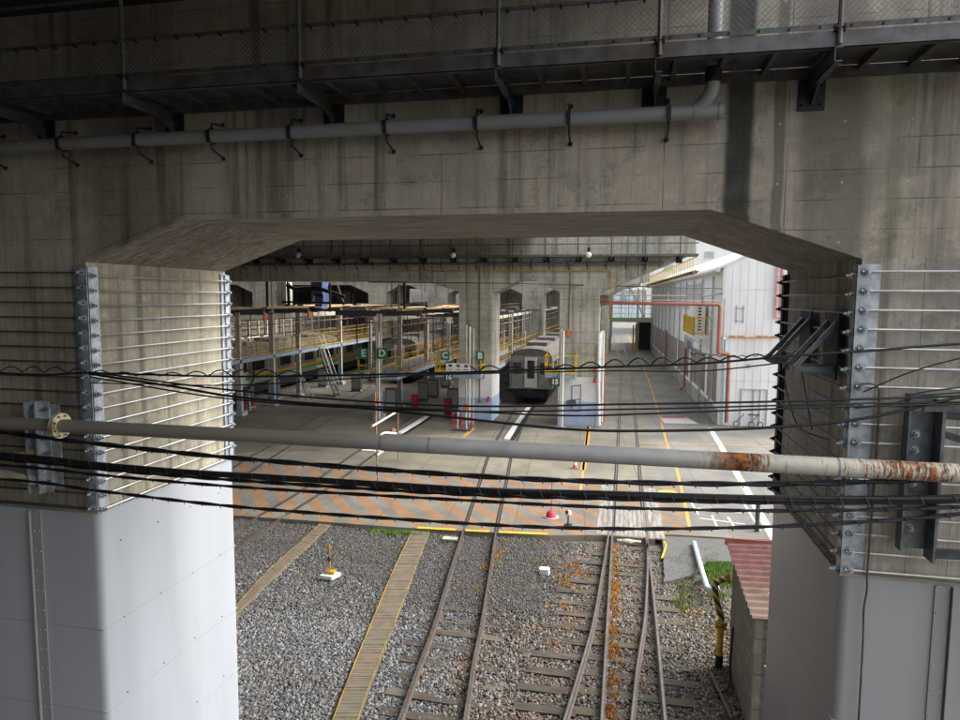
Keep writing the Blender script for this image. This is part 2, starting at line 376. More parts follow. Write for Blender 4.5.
def dup(o, loc, label=None, parent=None):
    c = o.copy(); COL.objects.link(c); c.parent = parent
    if loc is not None: c.location = loc
    if label: c['label'] = label
    for ch in list(o.children): dup(ch, None, None, c)
    return c
def text_part(body, size, center, mat, parent, name='lettering', facing='-Y', depth=.006, bold=0.0):
    cu = bpy.data.curves.new('txt', 'FONT'); cu.body = body; cu.size = size; cu.align_x = 'CENTER'; cu.align_y = 'CENTER'; cu.extrude = depth; cu.offset = bold; cu.resolution_u = 3
    to = bpy.data.objects.new('txt', cu); COL.objects.link(to)
    dg = bpy.context.evaluated_depsgraph_get(); me = bpy.data.meshes.new_from_object(to.evaluated_get(dg))
    bpy.data.objects.remove(to); bpy.data.curves.remove(cu)
    me.transform(Matrix.Rotation(PI/2, 4, 'X'))
    off = Vector((0, 0, 0)); q = parent
    while q is not None: off += q.location; q = q.parent
    me.transform(Matrix.Translation(Vector(center)-off)); me.materials.clear(); me.materials.append(mat)
    o = bpy.data.objects.new(name, me); COL.objects.link(o); o.parent = parent; return o
def struct(o): return tag(o, kind='structure')
def dense(pts, n=12):
    """Catmull-Rom through pts"""
    P = [Vector(p) for p in pts]; P = [P[0]*2-P[1]]+P+[P[-1]*2-P[-2]]; out = []
    for i in range(1, len(P)-2):
        for k in range(n):
            t = k/n; a, b, c, d = P[i-1:i+3]
            out.append(.5*((2*b)+(c-a)*t+(2*a-5*b+4*c-d)*t*t+(3*b-a-3*c+d)*t**3))
    out.append(P[-2]); return out

# ================================================================== SETTING: ground, paving, road
struct(MB().quad((-400,-80,-.30),(400,-80,-.30),(400,600,-.30),(-400,600,-.30)).build('ground', m_bed))
bed = MB(); bed.quad((-40,-10,-.20),(40,-10,-.20),(40,22,-.20),(-40,22,-.20)); struct(bed.build('gravel_bed', m_bed))
struct(MB().quad((-11.4,-4,-.12),(1.9,-4,-.12),(1.9,6.2,-.12),(-11.4,6.2,-.12)).build('bounce_light_blocker', m_deck))  # dark sheet added out of view to cut light bounced off the gravel
front = [(-40,19.05),(-12.06,19.14),(-6.48,19.24),(-1.9,19.57),(-.35,19.95),(1.2,19.95),(1.2,20.4),(2.3,20.5),(6,20.7),(40,20.7)]
def sheet(poly, z, name, mat, thick=None):
    b = MB()
    if 'patch' in name:     # ragged broken edge
        q = []
        for i, (x, y) in enumerate(poly):
            x2, y2 = poly[(i+1) % len(poly)]; n = max(1, int(math.hypot(x2-x, y2-y)/.12))
            for k in range(n): q.append((x+(x2-x)*k/n+random.uniform(-.02, .02), y+(y2-y)*k/n+random.uniform(-.02, .02)))
        b.prism([(x, y, z) for x, y in q], (0, 0, -.1)); return struct(b.build(name, mat))
    if thick: b.prism([(x, y, z) for x, y in poly], (0, 0, -thick))
    else: b.quad(*[(x, y, z) for x, y in poly])
    return struct(b.build(name, mat))
sheet(front+[(40,500),(-60,500),(-60,19.05)], -.012, 'apron', m_apron, .25)
sheet([(-17,19.10),(-12.06,19.16),(-6.48,19.26),(-1.9,19.6),(-.35,19.98),(1.2,19.98),(1.2,20.43),(2.30,20.53),(2.25,25.7),(-8,25.3),(-17,25.5)], -.008, 'striped_crossing', m_strp)
sheet([(1.55,26),(1.62,45),(1.7,60),(1.3,75),(.4,92),(-3,150),(-10,230),(2,260),(4.6,92),(5.6,39),(40,39),(40,20.72),(6,20.72),(2.55,20.52),(2.5,26)], -.008, 'road', m_road)
fl_ = [(-60,26.5),(-17,27),(-13.5,28.2),(-12.2,31.2),(-9.3,33.0),(-6.6,34.6),(-3.4,36.6),(-1.6,38),(-1.6,121),(-60,121)]
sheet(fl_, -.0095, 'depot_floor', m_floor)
# asphalt wedge between turnout and hut
sheet([(1.45,20.45),(1.28,17.0),(2.0,17.6),(2.5,18.6),(4.4,19.2),(6,19.3),(6,20.75),(2.3,20.6)], -.06, 'asphalt_patch', m_asph)
# painted markings on the road
def strip(pts, w, z, name, mat, b=None):
    b = b or MB(); P = [Vector((p[0], p[1], z)) for p in pts]
    L = []; R = []
    for i, p in enumerate(P):
        d = (P[min(i+1, len(P)-1)]-P[max(i-1, 0)]).normalized(); n = Vector((-d.y, d.x, 0))*w/2
        L.append(p+n); R.append(p-n)
    for i in range(len(P)-1): b.quad(R[i], R[i+1], L[i+1], L[i])
    return b
def mark(pts, w, name, mat, z=-.003): return struct(strip(pts, w, z, name, mat).build(name, mat))
yl = [G(*p) for p in ((690,530),(684,500),(676,466),(668,447),(652,390),(643.3,366),(636.3,350),(629,338),(626,330))]
mark(yl, .11, 'yellow_line', m_markyel)
mark([G(640,443), G(720,444), G(800,448)], .09, 'yellow_line.001', m_markyel)
mark([G(710,428), G(722,448), G(742,482), G(775,540)], .26, 'white_line', m_mark)
mark([G(648,381), G(655,382)], .05, 'white_line.001', m_mark); mark([G(657,384.5), G(665,384.5)], .07, 'white_line.002', m_mark)
mark([G(580,497), G(592,392)], .10, 'yellow_line.002', m_markyel)
mark([G(583,470), G(589,425)], .22, 'yellow_line.003', m_markyel)
mark([G(463,437), G(474,428)], .22, 'yellow_line.004', m_markyel)
wm = MB()
for a, b in (((690,500),(698,514)),((703,496),(740,500)),((712,515),(717,527)),((728,517),(735,528)),((697,508),(742,513)),((700,518),(745,524)),((742,500),(760,530)),((690,497),(752,503))):
    strip([G(*a), G(*b)], .07, -.003, '', None, wm)
struct(wm.build('white_lettering_on_road', m_mark))
ov = [(G(668,493).x+.38*math.cos(t), G(668,493).y+.42*math.sin(t)) for t in [2*PI*k/20 for k in range(20)]]
sheet(ov, -.002, 'yellow_oval_marking', M('faded_yellow_marking', (.45, .40, .08), .8, var=.3, scale=9.))
q = [G(*p) for p in ((659,416),(686,417),(699,424),(664,423))]; sheet([(p.x, p.y) for p in q], -.003, 'white_road_panel', m_mark)
q = [G(*p) for p in ((661,416.2),(684,416.8),(688,418.5),(662,418))]; sheet([(p.x, p.y) for p in q], -.001, 'red_road_panel', M('faded_red_marking', (.42, .10, .12), .8, var=.4, scale=14.))
# yellow edge of the crossing
mark([(-5.95,19.33),(-4.75,19.40)], .16, 'yellow_edge', m_yel, .0)
mark([(-4.45,19.42),(-3.72,19.48)], .16, 'yellow_edge.001', m_yel, .0)
mark([(-3.42,19.5),(-1.95,19.66)], .16, 'yellow_edge.002', m_yel, .0)
mark([(1.42,20.3),(1.5,19.6),(1.32,18.6)], .05, 'yellow_edge.003', m_yel, -.05)

# ================================================================== railway tracks
RAILP = [(-.028, 0), (.028, 0), (.03, -.03), (.008, -.045), (.008, -.11), (.05, -.125), (.05, -.135), (-.05, -.135), (-.05, -.125), (-.008, -.11), (-.008, -.045), (-.03, -.03)]
def rail(pts, parent, sunk_from=19.3, z=0.):
    """pts: list of ground points; profile swept along; in the paving only the head shows in its groove"""
    P = [Vector((p[0], p[1], 0)) for p in dense(pts, 8)]
    b = MB(); n = len(RAILP); top = MB()
    for i, p in enumerate(P):
        d = (P[min(i+1, len(P)-1)]-P[max(i-1, 0)]).normalized(); s = Vector((d.y, -d.x, 0))
        for a, h in RAILP: b.v.append(tuple(p+s*a+Vector((0, 0, h+z))))
    for i in range(len(P)-1):
        for k in range(n):
            k2 = (k+1) % n; b.f.append((i*n+k, (i+1)*n+k, (i+1)*n+k2, i*n+k2))
    b.f.append(tuple(range(n))); b.f.append(tuple((len(P)-1)*n+k for k in range(n)))
    r = b.build('rail', m_rail, parent)
    strip([(p.x, p.y) for p in P], .034, z+.002, '', None, top); top.build('rail_head', m_railtop, r)
    g = MB(); Q = [p for p in P if p.y > sunk_from]
    if len(Q) > 1:
        strip([(p.x+(.045 if parent.get('lefty') else 0), p.y) for p in Q], .13, z-.0045, '', None, g); g.build('flangeway', m_black, parent)
    return r
def sleepers(parent, c0, c1, y0, y1, step, L, mat, W=.22, z=-.150, skew=0.):
    y = y0; first = None
    while y < y1:
        t = (y-c0[1])/(c1[1]-c0[1]); cx = c0[0]+(c1[0]-c0[0])*t + random.uniform(-.04, .04)
        b = MB(); hw = W/2; l = L/2+random.uniform(-.03, .05)
        yy = y+random.uniform(-.03, .03); sk = skew+random.uniform(-.02, .02)
        b.prism([(cx-l, yy-hw-sk*l, z-.1), (cx+l, yy-hw+sk*l, z-.1), (cx+l, yy+hw+sk*l, z-.1), (cx-l, yy+hw-sk*l, z-.1)], (0, 0, .1+random.uniform(-.008, .012)))
        b.build('sleeper', mat, parent); y += step
def track(label, Lp, Rp, loc, sunk=19.3):
    t = root('railway_track', label, 'railway track', loc, 'tracks crossing the yard')
    rail(Lp, t, sunk); rail(Rp, t, sunk); return t
g2 = lambda pts: [G(*p) for p in pts]
def ext(pts, y): # carry the line straight back under the camera
    a, b = pts[0], pts[1]; d = (a-b)/(a-b).length; return [a+d*abs((y-a.y)/d.y)]+pts
# straight track
T = track('straight railway track running from below the camera up the middle of the concrete road', ext(g2([(602,720),(607.6,620),(611,560),(613.6,511),(617.9,445),(620.2,390),(620,366),(616.7,350),(614,338),(609,326)]), 3.5),
      ext(g2([(665.3,720),(656.2,620),(649.5,560),(643,511),(637.5,445),(632.9,390),(629.8,366),(624.6,350),(620.5,338),(612,326)]), 3.5), (.4, 12, -.13), 19.95)
sleepers(T, (.42, 10), (.5, 20), 7.6, 19.9, .62, 2.15, m_slpg)
pk = MB()
for k in range(7):
    x0 = .02+k*.138; pk.box(x0-.0+.02, 20.0, -.05, x0+.118+.02, 22.6, .001+random.uniform(-.004, .003)).cut()
for x0 in (-.52, -.36, -.20): pk.box(x0, 20.0, -.05, x0+.14, 25.4, random.uniform(-.006, .0)).cut()
for x0 in (1.06, 1.20, 1.34): pk.box(x0+.02, 20.0, -.05, x0+.15, 25.4, random.uniform(-.006, .0)).cut()
pk.build('crossing_plank', m_plank, T)
# diverging rails of the turnout
T2 = root('railway_turnout', 'pair of turnout rails diverging to the left from the straight track', 'railway turnout', (-.3, 11, -.13))
rail(ext(g2([(564.6,720),(577,680),(586,650),(594,620),(602,575),(607,545),(609.5,529)]), 3.5), T2, 99)
rail(ext(g2([(632,720),(638,665),(645,620),(647,590),(648,560),(647,535)]), 3.5), T2, 99)
sleepers(T2, (-1.45, 7), (-.62, 18.6), 7.5, 18.4, .62, 1.1, m_slp)
# curved track left of it
T3 = track('rusty curved railway track on wooden sleepers leading to the parked grey train', ext(g2([(400,717),(417,670),(435.5,620),(452,565),(465,526),(480.6,480),(489,455),(502,430),(517,405),(528,384)]), 4),
      ext(g2([(465,717),(474,660),(482,620),(491,565),(497,526),(506.7,480),(512,455),(521,430),(533,405),(541,384)]), 4), (-3, 12, -.13), 19.35)
sleepers(T3, (-2.95, 10.4), (-3.35, 14.2), 8.2, 15.2, .585, 2.0, m_slp, skew=-.02)
T4 = track('railway track crossing the striped paving towards bay seventeen', g2([(150,592),(232,532),(300,491.5),(352,455),(392,430),(425,408)]), g2([(170,600),(247,540),(322,492),(372,456),(410,430),(441,408)]), (-10, 22, 0), 19.1)
T5 = track('leftmost railway track curving past the elevated walkway posts', g2([(170,505),(233,468),(248,457.6),(271.7,445),(298,428),(341,403),(372,386)]), g2([(186,511),(246.7,474),(267.5,460),(291,445),(314.7,429),(352,407),(384,388)]), (-14, 26, 0), 19.1)

# ballast --------------------------------------------------------------
def stones(n, region, keep, size, z0, mat, name, label):
    x0, x1, y0, y1 = region
    C = np.column_stack([rng.uniform(x0, x1, n), rng.uniform(y0, y1, n)])
    C = C[keep(C[:, 0], C[:, 1])]; n = len(C)
    base = np.array([(1,0,0),(-1,0,0),(0,1,0),(0,-1,0),(0,0,1),(0,0,-1)], float)
    tri = np.array([(0,2,4),(2,1,4),(1,3,4),(3,0,4),(2,0,5),(1,2,5),(3,1,5),(0,3,5)])
    s = size*(.5+rng.gamma(2.2, .27, (n, 1, 1)).clip(0, 1.6))*np.stack([rng.uniform(.7, 1.2, n), rng.uniform(.7, 1.2, n), rng.uniform(.5, .9, n)], 1)[:, None, :]
    V = base[None]*s*rng.uniform(.75, 1.2, (n, 6, 1)) + rng.normal(0, size*.16, (n, 6, 3))
    q = rng.normal(size=(n, 4)); q /= np.linalg.norm(q, axis=1)[:, None]; w, x, y, z = q.T
    R = np.stack([1-2*(y*y+z*z), 2*(x*y-z*w), 2*(x*z+y*w), 2*(x*y+z*w), 1-2*(x*x+z*z), 2*(y*z-x*w), 2*(x*z-y*w), 2*(y*z+x*w), 1-2*(x*x+y*y)], 1).reshape(n, 3, 3)
    V = np.einsum('nij,nkj->nki', R, V)
    hz = z0 + rng.uniform(-.015, .012, n) + .018*np.sin(C[:, 0]*2.1+np.sin(C[:, 1]*1.7)*1.3)
    V += np.column_stack([C, hz])[:, None, :]
    V = V.reshape(-1, 3); Fc = (tri[None]+(np.arange(n)*6)[:, None, None]).reshape(-1, 3)
    me = bpy.data.meshes.new(name); me.vertices.add(len(V)); me.vertices.foreach_set('co', V.ravel())
    me.loops.add(Fc.size); me.loops.foreach_set('vertex_index', Fc.ravel().astype(np.int32))
    me.polygons.add(len(Fc)); me.polygons.foreach_set('loop_start', np.arange(0, Fc.size, 3, dtype=np.int32))
    me.update(calc_edges=True); me.materials.append(mat)
    o = bpy.data.objects.new(name, me); COL.objects.link(o); return tag(o, label, 'gravel', kind='stuff')
wob = lambda x, y: .35*np.sin(x*1.3)+.25*np.sin(x*3.1+y)
stones(125000, (-11, -3.0, 7.6, 17.6), lambda x, y: (y < 16.6+wob(x, y)) & ((x < -3.55-(y-10)*.10) | (y < 14.6)) & (x < -2.0) & ~((x > -4.7-(y-10)*.15-.03) & (x < -4.17-(y-10)*.15)), .029, -.175, m_st_g, 'ballast', 'pale grey crushed stone ballast beside the curved track')
stones(85000, (-3.0, 3.4, 7.6, 19.6), lambda x, y: ((x > -2.2-(y-15)*.28) & (x > -1.7+wob(y, x)*.2) | (y < 14.9+wob(x, y)*.6)) & (y < 19.9) & ~((x > 1.4) & (y > 17.6+wob(x, y)*.6)), .031, -.182, m_st_b, 'ballast', 'brown rust-tinted stone ballast around the turnout')
stones(80000, (-12, -1.2, 13.6, 19.5), lambda x, y: ((y > 15.9+wob(x, y)) | ((x > -5.6) & (y > 14.6+wob(x*2, y)*.5)) | (rng.random(len(x)) < .25)) & ((x < -1.7+wob(y*2, x)*.5) | (rng.random(len(x)) < .3)) & ~((x > -4.7-(y-10)*.15-.03) & (x < -4.17-(y-10)*.15)), .017, -.132, m_st_d, 'fine_gravel', 'fine dusty gravel along the front of the crossing')

# plants ----------------------------------------------------------------
def tufts(spots, mat, name, label, n, r, h):
    b = MB()
    for (cx, cy, rr) in spots:
        for _ in range(int(n*rr*rr*4)):
            a = random.uniform(0, 2*PI); d = rr*math.sqrt(random.random()); x, y = cx+d*math.cos(a)*1.4, cy+d*math.sin(a)
            a2 = random.uniform(0, 2*PI); hh = h*random.uniform(.4, 1.2); w = r*random.uniform(.6, 1.3); dx, dy = math.cos(a2)*w, math.sin(a2)*w
            lx, ly = random.uniform(-.6, .6)*hh, random.uniform(-.6, .6)*hh
            b.quad((x-dx, y-dy, -.15), (x+dx, y+dy, -.15), (x+lx, y+ly, -.12+hh))
    o = b.build(name, mat, fix=False); return tag(o, label, 'plants', kind='stuff')
gs = [(random.gauss(-6.5,.42), 19.12-abs(random.gauss(0,.16)), random.uniform(.04,.15)) for _ in range(46)]+[(random.gauss(2.75,.42), random.gauss(18.4,.5), random.uniform(.06,.22)) for _ in range(60)]+[(random.uniform(1.5,2.2), random.uniform(15.5,18), random.uniform(.03,.09)) for _ in range(18)]
tufts(gs, m_grass, 'grass', 'fresh green grass growing at the edges of the paving', 900, .010, .10)
ws = []
for k in range(170):
    y = random.uniform(9.5, 19.8); ws.append((.02+random.gauss(.03, .05)+(-.1 if random.random() < .3 else 0), y, random.uniform(.04, .10)))
for k in range(26): ws.append((random.gauss(-1.5, .55), random.gauss(17.2, .6), random.uniform(.05, .13)))
for k in range(22): ws.append((-3.22+random.gauss(0, .08)+(19-0)*.0, random.uniform(15.5, 19.3), random.uniform(.05, .1)))
for k in range(14): ws.append((random.gauss(-1.0, .3), random.uniform(12, 15.5), random.uniform(.03, .09)))
tufts(ws, m_weed, 'weeds', 'orange and rusty weeds creeping along the rails', 650, .014, .05)
ms = [(random.uniform(1.5, 2.7), random.uniform(12.5, 19), random.uniform(.04, .16)) for _ in range(60)]+[(random.uniform(-2.9, -2.0), random.gauss(19.0, .15), .1) for _ in range(14)]+[(random.uniform(-3.25, -3.05), random.uniform(17, 19.2), .07) for _ in range(12)]
tufts(ms, m_moss, 'weeds', 'yellowish weeds in the gravel right of the turnout and along the crossing', 420, .012, .05)

# cable troughs (walkable covers)
def trough(pl, pr, label):
    t = root('cable_trough', label, 'cable trough', tuple(G(*pl[0])), 'cable troughs in the ballast')
    A = dense(g2(pl), 10); B = dense(g2(pr), 10); b = MB(); y = MB()
    for i in range(len(A)-1):
        for s in range(3):
            u0, u1 = s/3+.012, (s+1)/3-.012
            a0, a1 = A[i].lerp(A[i+1], u0), A[i].lerp(A[i+1], u1); b0, b1 = B[i].lerp(B[i+1], u0), B[i].lerp(B[i+1], u1); dz = random.uniform(-.006, .004)
            b.prism([(a0.x, a0.y, -.19), (b0.x, b0.y, -.19), (b1.x, b1.y, -.19), (a1.x, a1.y, -.19)], (0, 0, .11+dz))
    b.build('cover', m_ylplank, t)
    strip([(p.x+.012, p.y) for p in A], .020, -.072, '', None, y); y.cut()
    strip([(p.x-.012, p.y) for p in B], .014, -.072, '', None, y); y.build('yellow_edging', m_yeld, t); return t
trough([(318,760),(330,722),(345,682),(360,645),(377,605),(394,565),(412,528)], [(343,760),(356,722),(370,682),(384,645),(401,605),(416,565),(430,528)], 'concrete cable trough with yellow edges curving through the grey ballast')
trough([(180,650),(236,601),(263,572),(292,546),(322,519)], [(182,660),(236,611),(268,580),(302,549),(334,519)], 'concrete cable trough further left behind the rusty marker post')

UNIT = .89
# ================================================================== FRAME 1 (near portal)
XL, XR, Y0, Y1 = -7.0, 2.48, 7.77, 11.0
ZS, ZH, ZT, ZJ = 8.07, 7.53, 11.6, 4.1
bm_ = root('viaduct_beam', 'deep weathered concrete viaduct beam spanning across the top between the two pillars', 'viaduct beam', (-2.2, 9.4, 8.1))
prof = [(-40,ZH),(XL,ZH),(-5.50,ZS),(.95,ZS),(XR,ZH),(14,ZH),(14,ZT),(-40,ZT)]
b = MB(); n = len(prof)
b.quad(*[(x, Y0, z) for x, z in prof]); b.quad(*[(x, Y1, z) for x, z in reversed(prof)]); b.quad((-40,Y0,ZT),(14,Y0,ZT),(14,Y1,ZT),(-40,Y1,ZT))
b.build('face', m_beam, bm_, fix=False)
b = MB()
for i in range(5): b.quad((prof[i][0], Y0, prof[i][1]), (prof[i][0], Y1, prof[i][1]), (prof[i+1][0], Y1, prof[i+1][1]), (prof[i+1][0], Y0, prof[i+1][1]))
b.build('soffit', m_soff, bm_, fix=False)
# projecting drip lip along the arris
b = MB()
for i in range(1, 4): b.bar((prof[i][0], Y0-.012, prof[i][1]+.02), (prof[i+1][0], Y0-.012, prof[i+1][1]+.02), .03, .055)
b.build('drip_edge', m_beam, bm_)

def rprism(x0, y0, x1, y1, z0, z1, r, n=6):
    pts = []
    for cx, cy, a0 in ((x1-r, y1-r, 0), (x0+r, y1-r, 90), (x0+r, y0+r, 180), (x1-r, y0+r, 270)):
        for k in range(n+1):
            a = math.radians(a0+90*k/n); pts.append((cx+r*math.cos(a), cy+r*math.sin(a), z0))
    return MB().prism(pts, (0, 0, z1-z0))
def nut(b, p, d, r=.034):
    p = Vector(p); d = Vector(d); b.tube([p, p+d*.012], r*1.25, 10); b.tube([p+d*.012, p+d*.05], r*.85, 6); b.tube([p+d*.05, p+d*.085], r*.42, 8)
def pillar(side, label):
    X = XL if side < 0 else XR; far = -11.5 if side < 0 else 6.9
    t = root('viaduct_pillar', label, 'pillar', (X+side*2.2, 9.4, -.3), 'pillars carrying the near viaduct beam')
    x0, x1 = sorted((X, far))
    MB().box(x0, Y0, ZJ-.1, x1, Y1, ZH).build('shaft', m_pill if side < 0 else m_pillr, t)
    j = rprism(x0-.045, Y0-.045, x1+.045, Y1+.045, -1.2, ZJ, .10).build('steel_jacket', m_white if side < 0 else m_grey, t, True)
    # mortar lip on top of the jacket
    b = MB(); b.box(x0-.06, Y0-.06, ZJ, x1+.06, Y1+.06, ZJ+.035); b.build('mortar_lip', m_soff, t)
    sx = X+side*.95 # seam plate
    b = MB(); b.box(sx-.07*side, Y0-.062, -1, sx+.07*side, Y0-.047, ZJ-.02); b.box(sx+side*.085, Y0-.10, -1, sx+side*.10, Y0-.047, ZJ-.02)
    sp = b.build('seam_plate', m_grey, j)
    b = MB()
    for k in range(14):
        for dx in (-.045, .045): b.ball((sx+dx, Y0-.062, .3+k*.29), .012, 6, 4).cut()
    b.build('rivet', m_galv, sp)
    b = MB() # plug bolts on the inner face
    if side < 0:
        for k in range(5):
            for m_ in range(4): b.tube([(X-side*.045, 8.12+m_*.8, ZJ-.52-k*1.15), (X-side*.058, 8.12+m_*.8, ZJ-.52-k*1.15)], .009, 6).cut()
        b.build('plug_bolt', m_dgs, j)
    b = MB() # horizontal plate seams of the jacket
    for zz in (2.42, 1.2, 0.0): b.box(x0-.049, Y0-.049, zz, x1+.049, Y1+.049, zz+.007).cut()
    b.build('plate_seam', m_grey, j)
    # corner angle plates, front and back edge of inner face
    wid = .17
    for (yy, sgn, nm) in ((Y0, -1, 0), (Y1, 1, 1)):
        cx = X - side*.012
        b = MB()
        b.box(X-side*.03, yy+sgn*.03, ZJ+.03, X-side*.008, yy-sgn*wid, ZH-.06)
        b.box(X-side*.03, yy+sgn*.03, ZJ+.03, X+side*wid, yy+sgn*.008, ZH-.06)
        dark = (side < 0 and nm == 0)
        cp = b.build('corner_angle', m_galv if (side < 0 or nm == 0) else m_blk, t)
        # stood-off anchor strips for the rods
        b = MB(); b.box(X-side*.055, yy+sgn*.05, ZJ+.04, X-side*.031, yy-sgn*.085, ZH-.07); b.box(X-side*.055, yy+sgn*.06, ZJ+.04, X+side*.085, yy+sgn*.031, ZH-.07)
        b.build('anchor_strip', m_galv if (side < 0 or nm == 0) else m_blk, cp)
        b = MB(); 
        for k in range(17):
            z = ZH-.14-k*.2005
            nut(b, (X-side*.055, yy-sgn*.03, z-.04), (-side, 0, 0), .04); b.cut()
            if nm == 0: nut(b, (X+side*.03, yy+sgn*.06, z), (0, sgn, 0), .04); b.cut()
        b.build('nut', m_galv if nm == 0 else (m_galv if side < 0 else m_blk), cp)
    # tie rods; shade on the dim pillar faces is put into their steel colour
    for k in range(17):
        z = ZH-.14-k*.2005
        if z < ZJ+.05: break
        MB().tube([(X-side*.075, Y0-.02, z-.04), (X-side*.075, Y1+.02, z-.04)], .014, 6).build('tie_rod', m_rod if side < 0 else m_dgs, t, True)
        MB().tube([(X-side*.02, Y0-.085, z), (X+side*4.0, Y0-.085, z)], .014, 6).build('tie_rod', (m_dgs if side < 0 else m_rod), t, True)
    return t
PL = pillar(-1, 'left pillar with white painted lower jacket and steel tie rods around bare concrete')
PR = pillar(1, 'right pillar with grey painted lower jacket and a thin conduit running down its front')

# conduit on the right pillar
cd = MB(); pts = [PY(862,384,7.62), PY(872,384,7.62), PY(879,388,7.62), PY(880,396,7.62), PY(878,440,7.62), PY(872,520,7.62), PY(868,575,7.62), PY(867,590,7.64), PY(863,610,7.66), PY(862,640,7.67), PY(857,730,7.67), PY(853,800,7.67)]
for p_ in pts: p_.y = 7.64
tag(cd.tube(dense(pts, 4), .011, 6).build('conduit', m_dgs, smooth=True), 'thin grey conduit bending down the front of the right pillar', 'conduit')

# ================================================================== DECK overhead
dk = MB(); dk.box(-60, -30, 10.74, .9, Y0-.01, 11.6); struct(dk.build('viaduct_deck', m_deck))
# ================================================================== CATWALK on the beam
YO = 6.93
cw = root('catwalk', 'grey steel inspection catwalk with chain-link railing bracketed to the top of the concrete beam', 'catwalk', (-2.2, 7.3, 9.4))
ZC = 9.40
MB().box(-14, YO+.02, ZC+.09, 9, Y0-.06, ZC+.10).build('deck_plate', m_dgs, cw)
b = MB(); b.box(-14, YO-.02, ZC+.0, 9, YO-.012, ZC+.14); b.box(-14, YO-.02, ZC, 9, YO+.05, ZC+.008); b.box(-14, YO-.02, ZC+.14, 9, YO+.05, ZC+.148)
b.build('edge_channel', m_dgs, cw)
b = MB(); b.box(-14, YO-.03, ZC+.165, 9, YO-.022, ZC+.21); b.build('toe_board', m_dgs, cw)
b = MB(); b.box(-14, Y0-.07, ZC-.02, 9, Y0-.01, ZC+.08); b.build('wall_angle', m_dgs, cw)
xs = [-7.5, -5.58, -3.42, -1.26, .31, 1.90, 3.9, 5.8]
b = MB(); x = -10.12
while x < 5.4: b.box(x, YO+.03, ZC+.02, x+.05, Y0-.08, ZC+.088).cut(); x += .46
b.build('cross_joist', m_dgs, cw)
for x in xs:
    MB().tube([(x, YO-.05, ZC+.02), (x, YO-.05, 10.45)], .024, 8).build('post', m_dgs, cw, True)
    b = MB(); b.box(x-.035, YO-.045, ZC-.13, x+.035, Y0-.02, ZC-.122); b.box(x-.035, YO-.045, ZC-.13, x-.028, Y0-.02, ZC-.0); b.box(x-.035, YO-.045, ZC-.008, x+.035, Y0-.02, ZC)
    b.prism([(x-.005, Y0-.02, ZC-.13), (x-.005, Y0-.30, ZC-.13), (x-.005, Y0-.02, ZC-.30)], (.012, 0, 0))
    br = b.build('bracket', m_dgs, cw)
    b = MB(); b.box(x-.13, Y0-.022, ZC-.34, x+.13, Y0-.002, ZC+.0)
    for dx in (-.09, .09):
        for dz in (-.28, -.08): b.tube([(x+dx, Y0-.02, ZC+dz), (x+dx, Y0-.06, ZC+dz)], .014, 6)
    b.build('wall_plate', m_blk, br)
    b = MB(); b.box(x-.05, YO-.06, ZC+.14, x+.05, YO-.02, ZC+.19)
    for dx in (-.03, .03): b.tube([(x+dx, YO-.09, ZC+.165), (x+dx, YO-.05, ZC+.165)], .012, 6)
    b.build('post_clamp', m_blk, br)
MB().tube([(-14, YO-.05, 9.96), (9, YO-.05, 9.96)], .02, 8).build('middle_rail', m_dgs, cw, True)
MB().tube([(-14, YO-.05, 10.42), (9, YO-.05, 10.42)], .022, 8).build('top_rail', m_dgs, cw, True)
b = MB(); x = -9.66
while x < 5.2:
    b.box(x, YO-.08, 9.925, x+.022, YO-.02, 9.955); b.tube([(x+.0, YO-.045, ZC+.185), (x+.0, YO-.02, ZC+.185)], .012, 5).cut(); x += .265
b.build('clip', m_blk, cw)
b = MB(); zb, zt = ZC+.20, 9.95; hh = zt-zb; x = -9.5
while x < 5.2:
    for s in (1, -1):
        x2 = x+s*hh; b.tube([(x, YO-.047-s*.002, zb), (x2, YO-.047-s*.002, zt)], .0022, 3, False)
    x += .056
b.build('chain_link_mesh', m_galvd, cw, fix=False)

# ================================================================== drain pipe under the catwalk
dp = root('drain_pipe', 'long grey drain pipe strapped along the concrete beam below the catwalk', 'drain pipe', (-3, 7.45, 9.0))
YP = 7.52
pl_, pr_ = PY(-260, 160, YP), PY(723, 113.5, YP); pl_.z = 9.0; pr_.z = 9.04
mid1 = pl_.lerp(pr_, .5)
MB().tube([pl_, pr_], .078, 20).build('pipe_run', m_pvc, dp, True)
b = MB()
for u in (-60, 20, 317, 698): 
    xx = PY(u, 130, YP).x; zz = pl_.z+(pr_.z-pl_.z)*(xx-pl_.x)/(pr_.x-pl_.x); b.tube([(xx-.05, YP, zz), (xx+.05, YP, zz)], .085, 20).cut()
b.tube([(pr_.x-.05, YP, pr_.z), (pr_.x, YP, pr_.z)], .086, 20)
b.build('coupling', m_pvc, dp, True)
vx = PY(713, 60, 7.5).x
b = MB(); b.tube(dense([(vx, 7.42, 9.42), (vx, 7.42, 9.34), (vx-.01, 7.44, 9.22), (vx-.10, 7.5, 9.10), (vx-.2, 7.52, 9.045)], 5), .072, 16); b.build('elbow', m_pvc, dp, True)
b = MB(); b.tube([(vx, 7.42, 9.30), (vx, 7.42, 9.44)], .085, 16); b.build('collar', m_blk, dp, True)
MB().tube([(vx, 7.42, 9.45), (vx, 7.42, 11.0)], .075, 16).build('riser', m_pvc, dp, True)
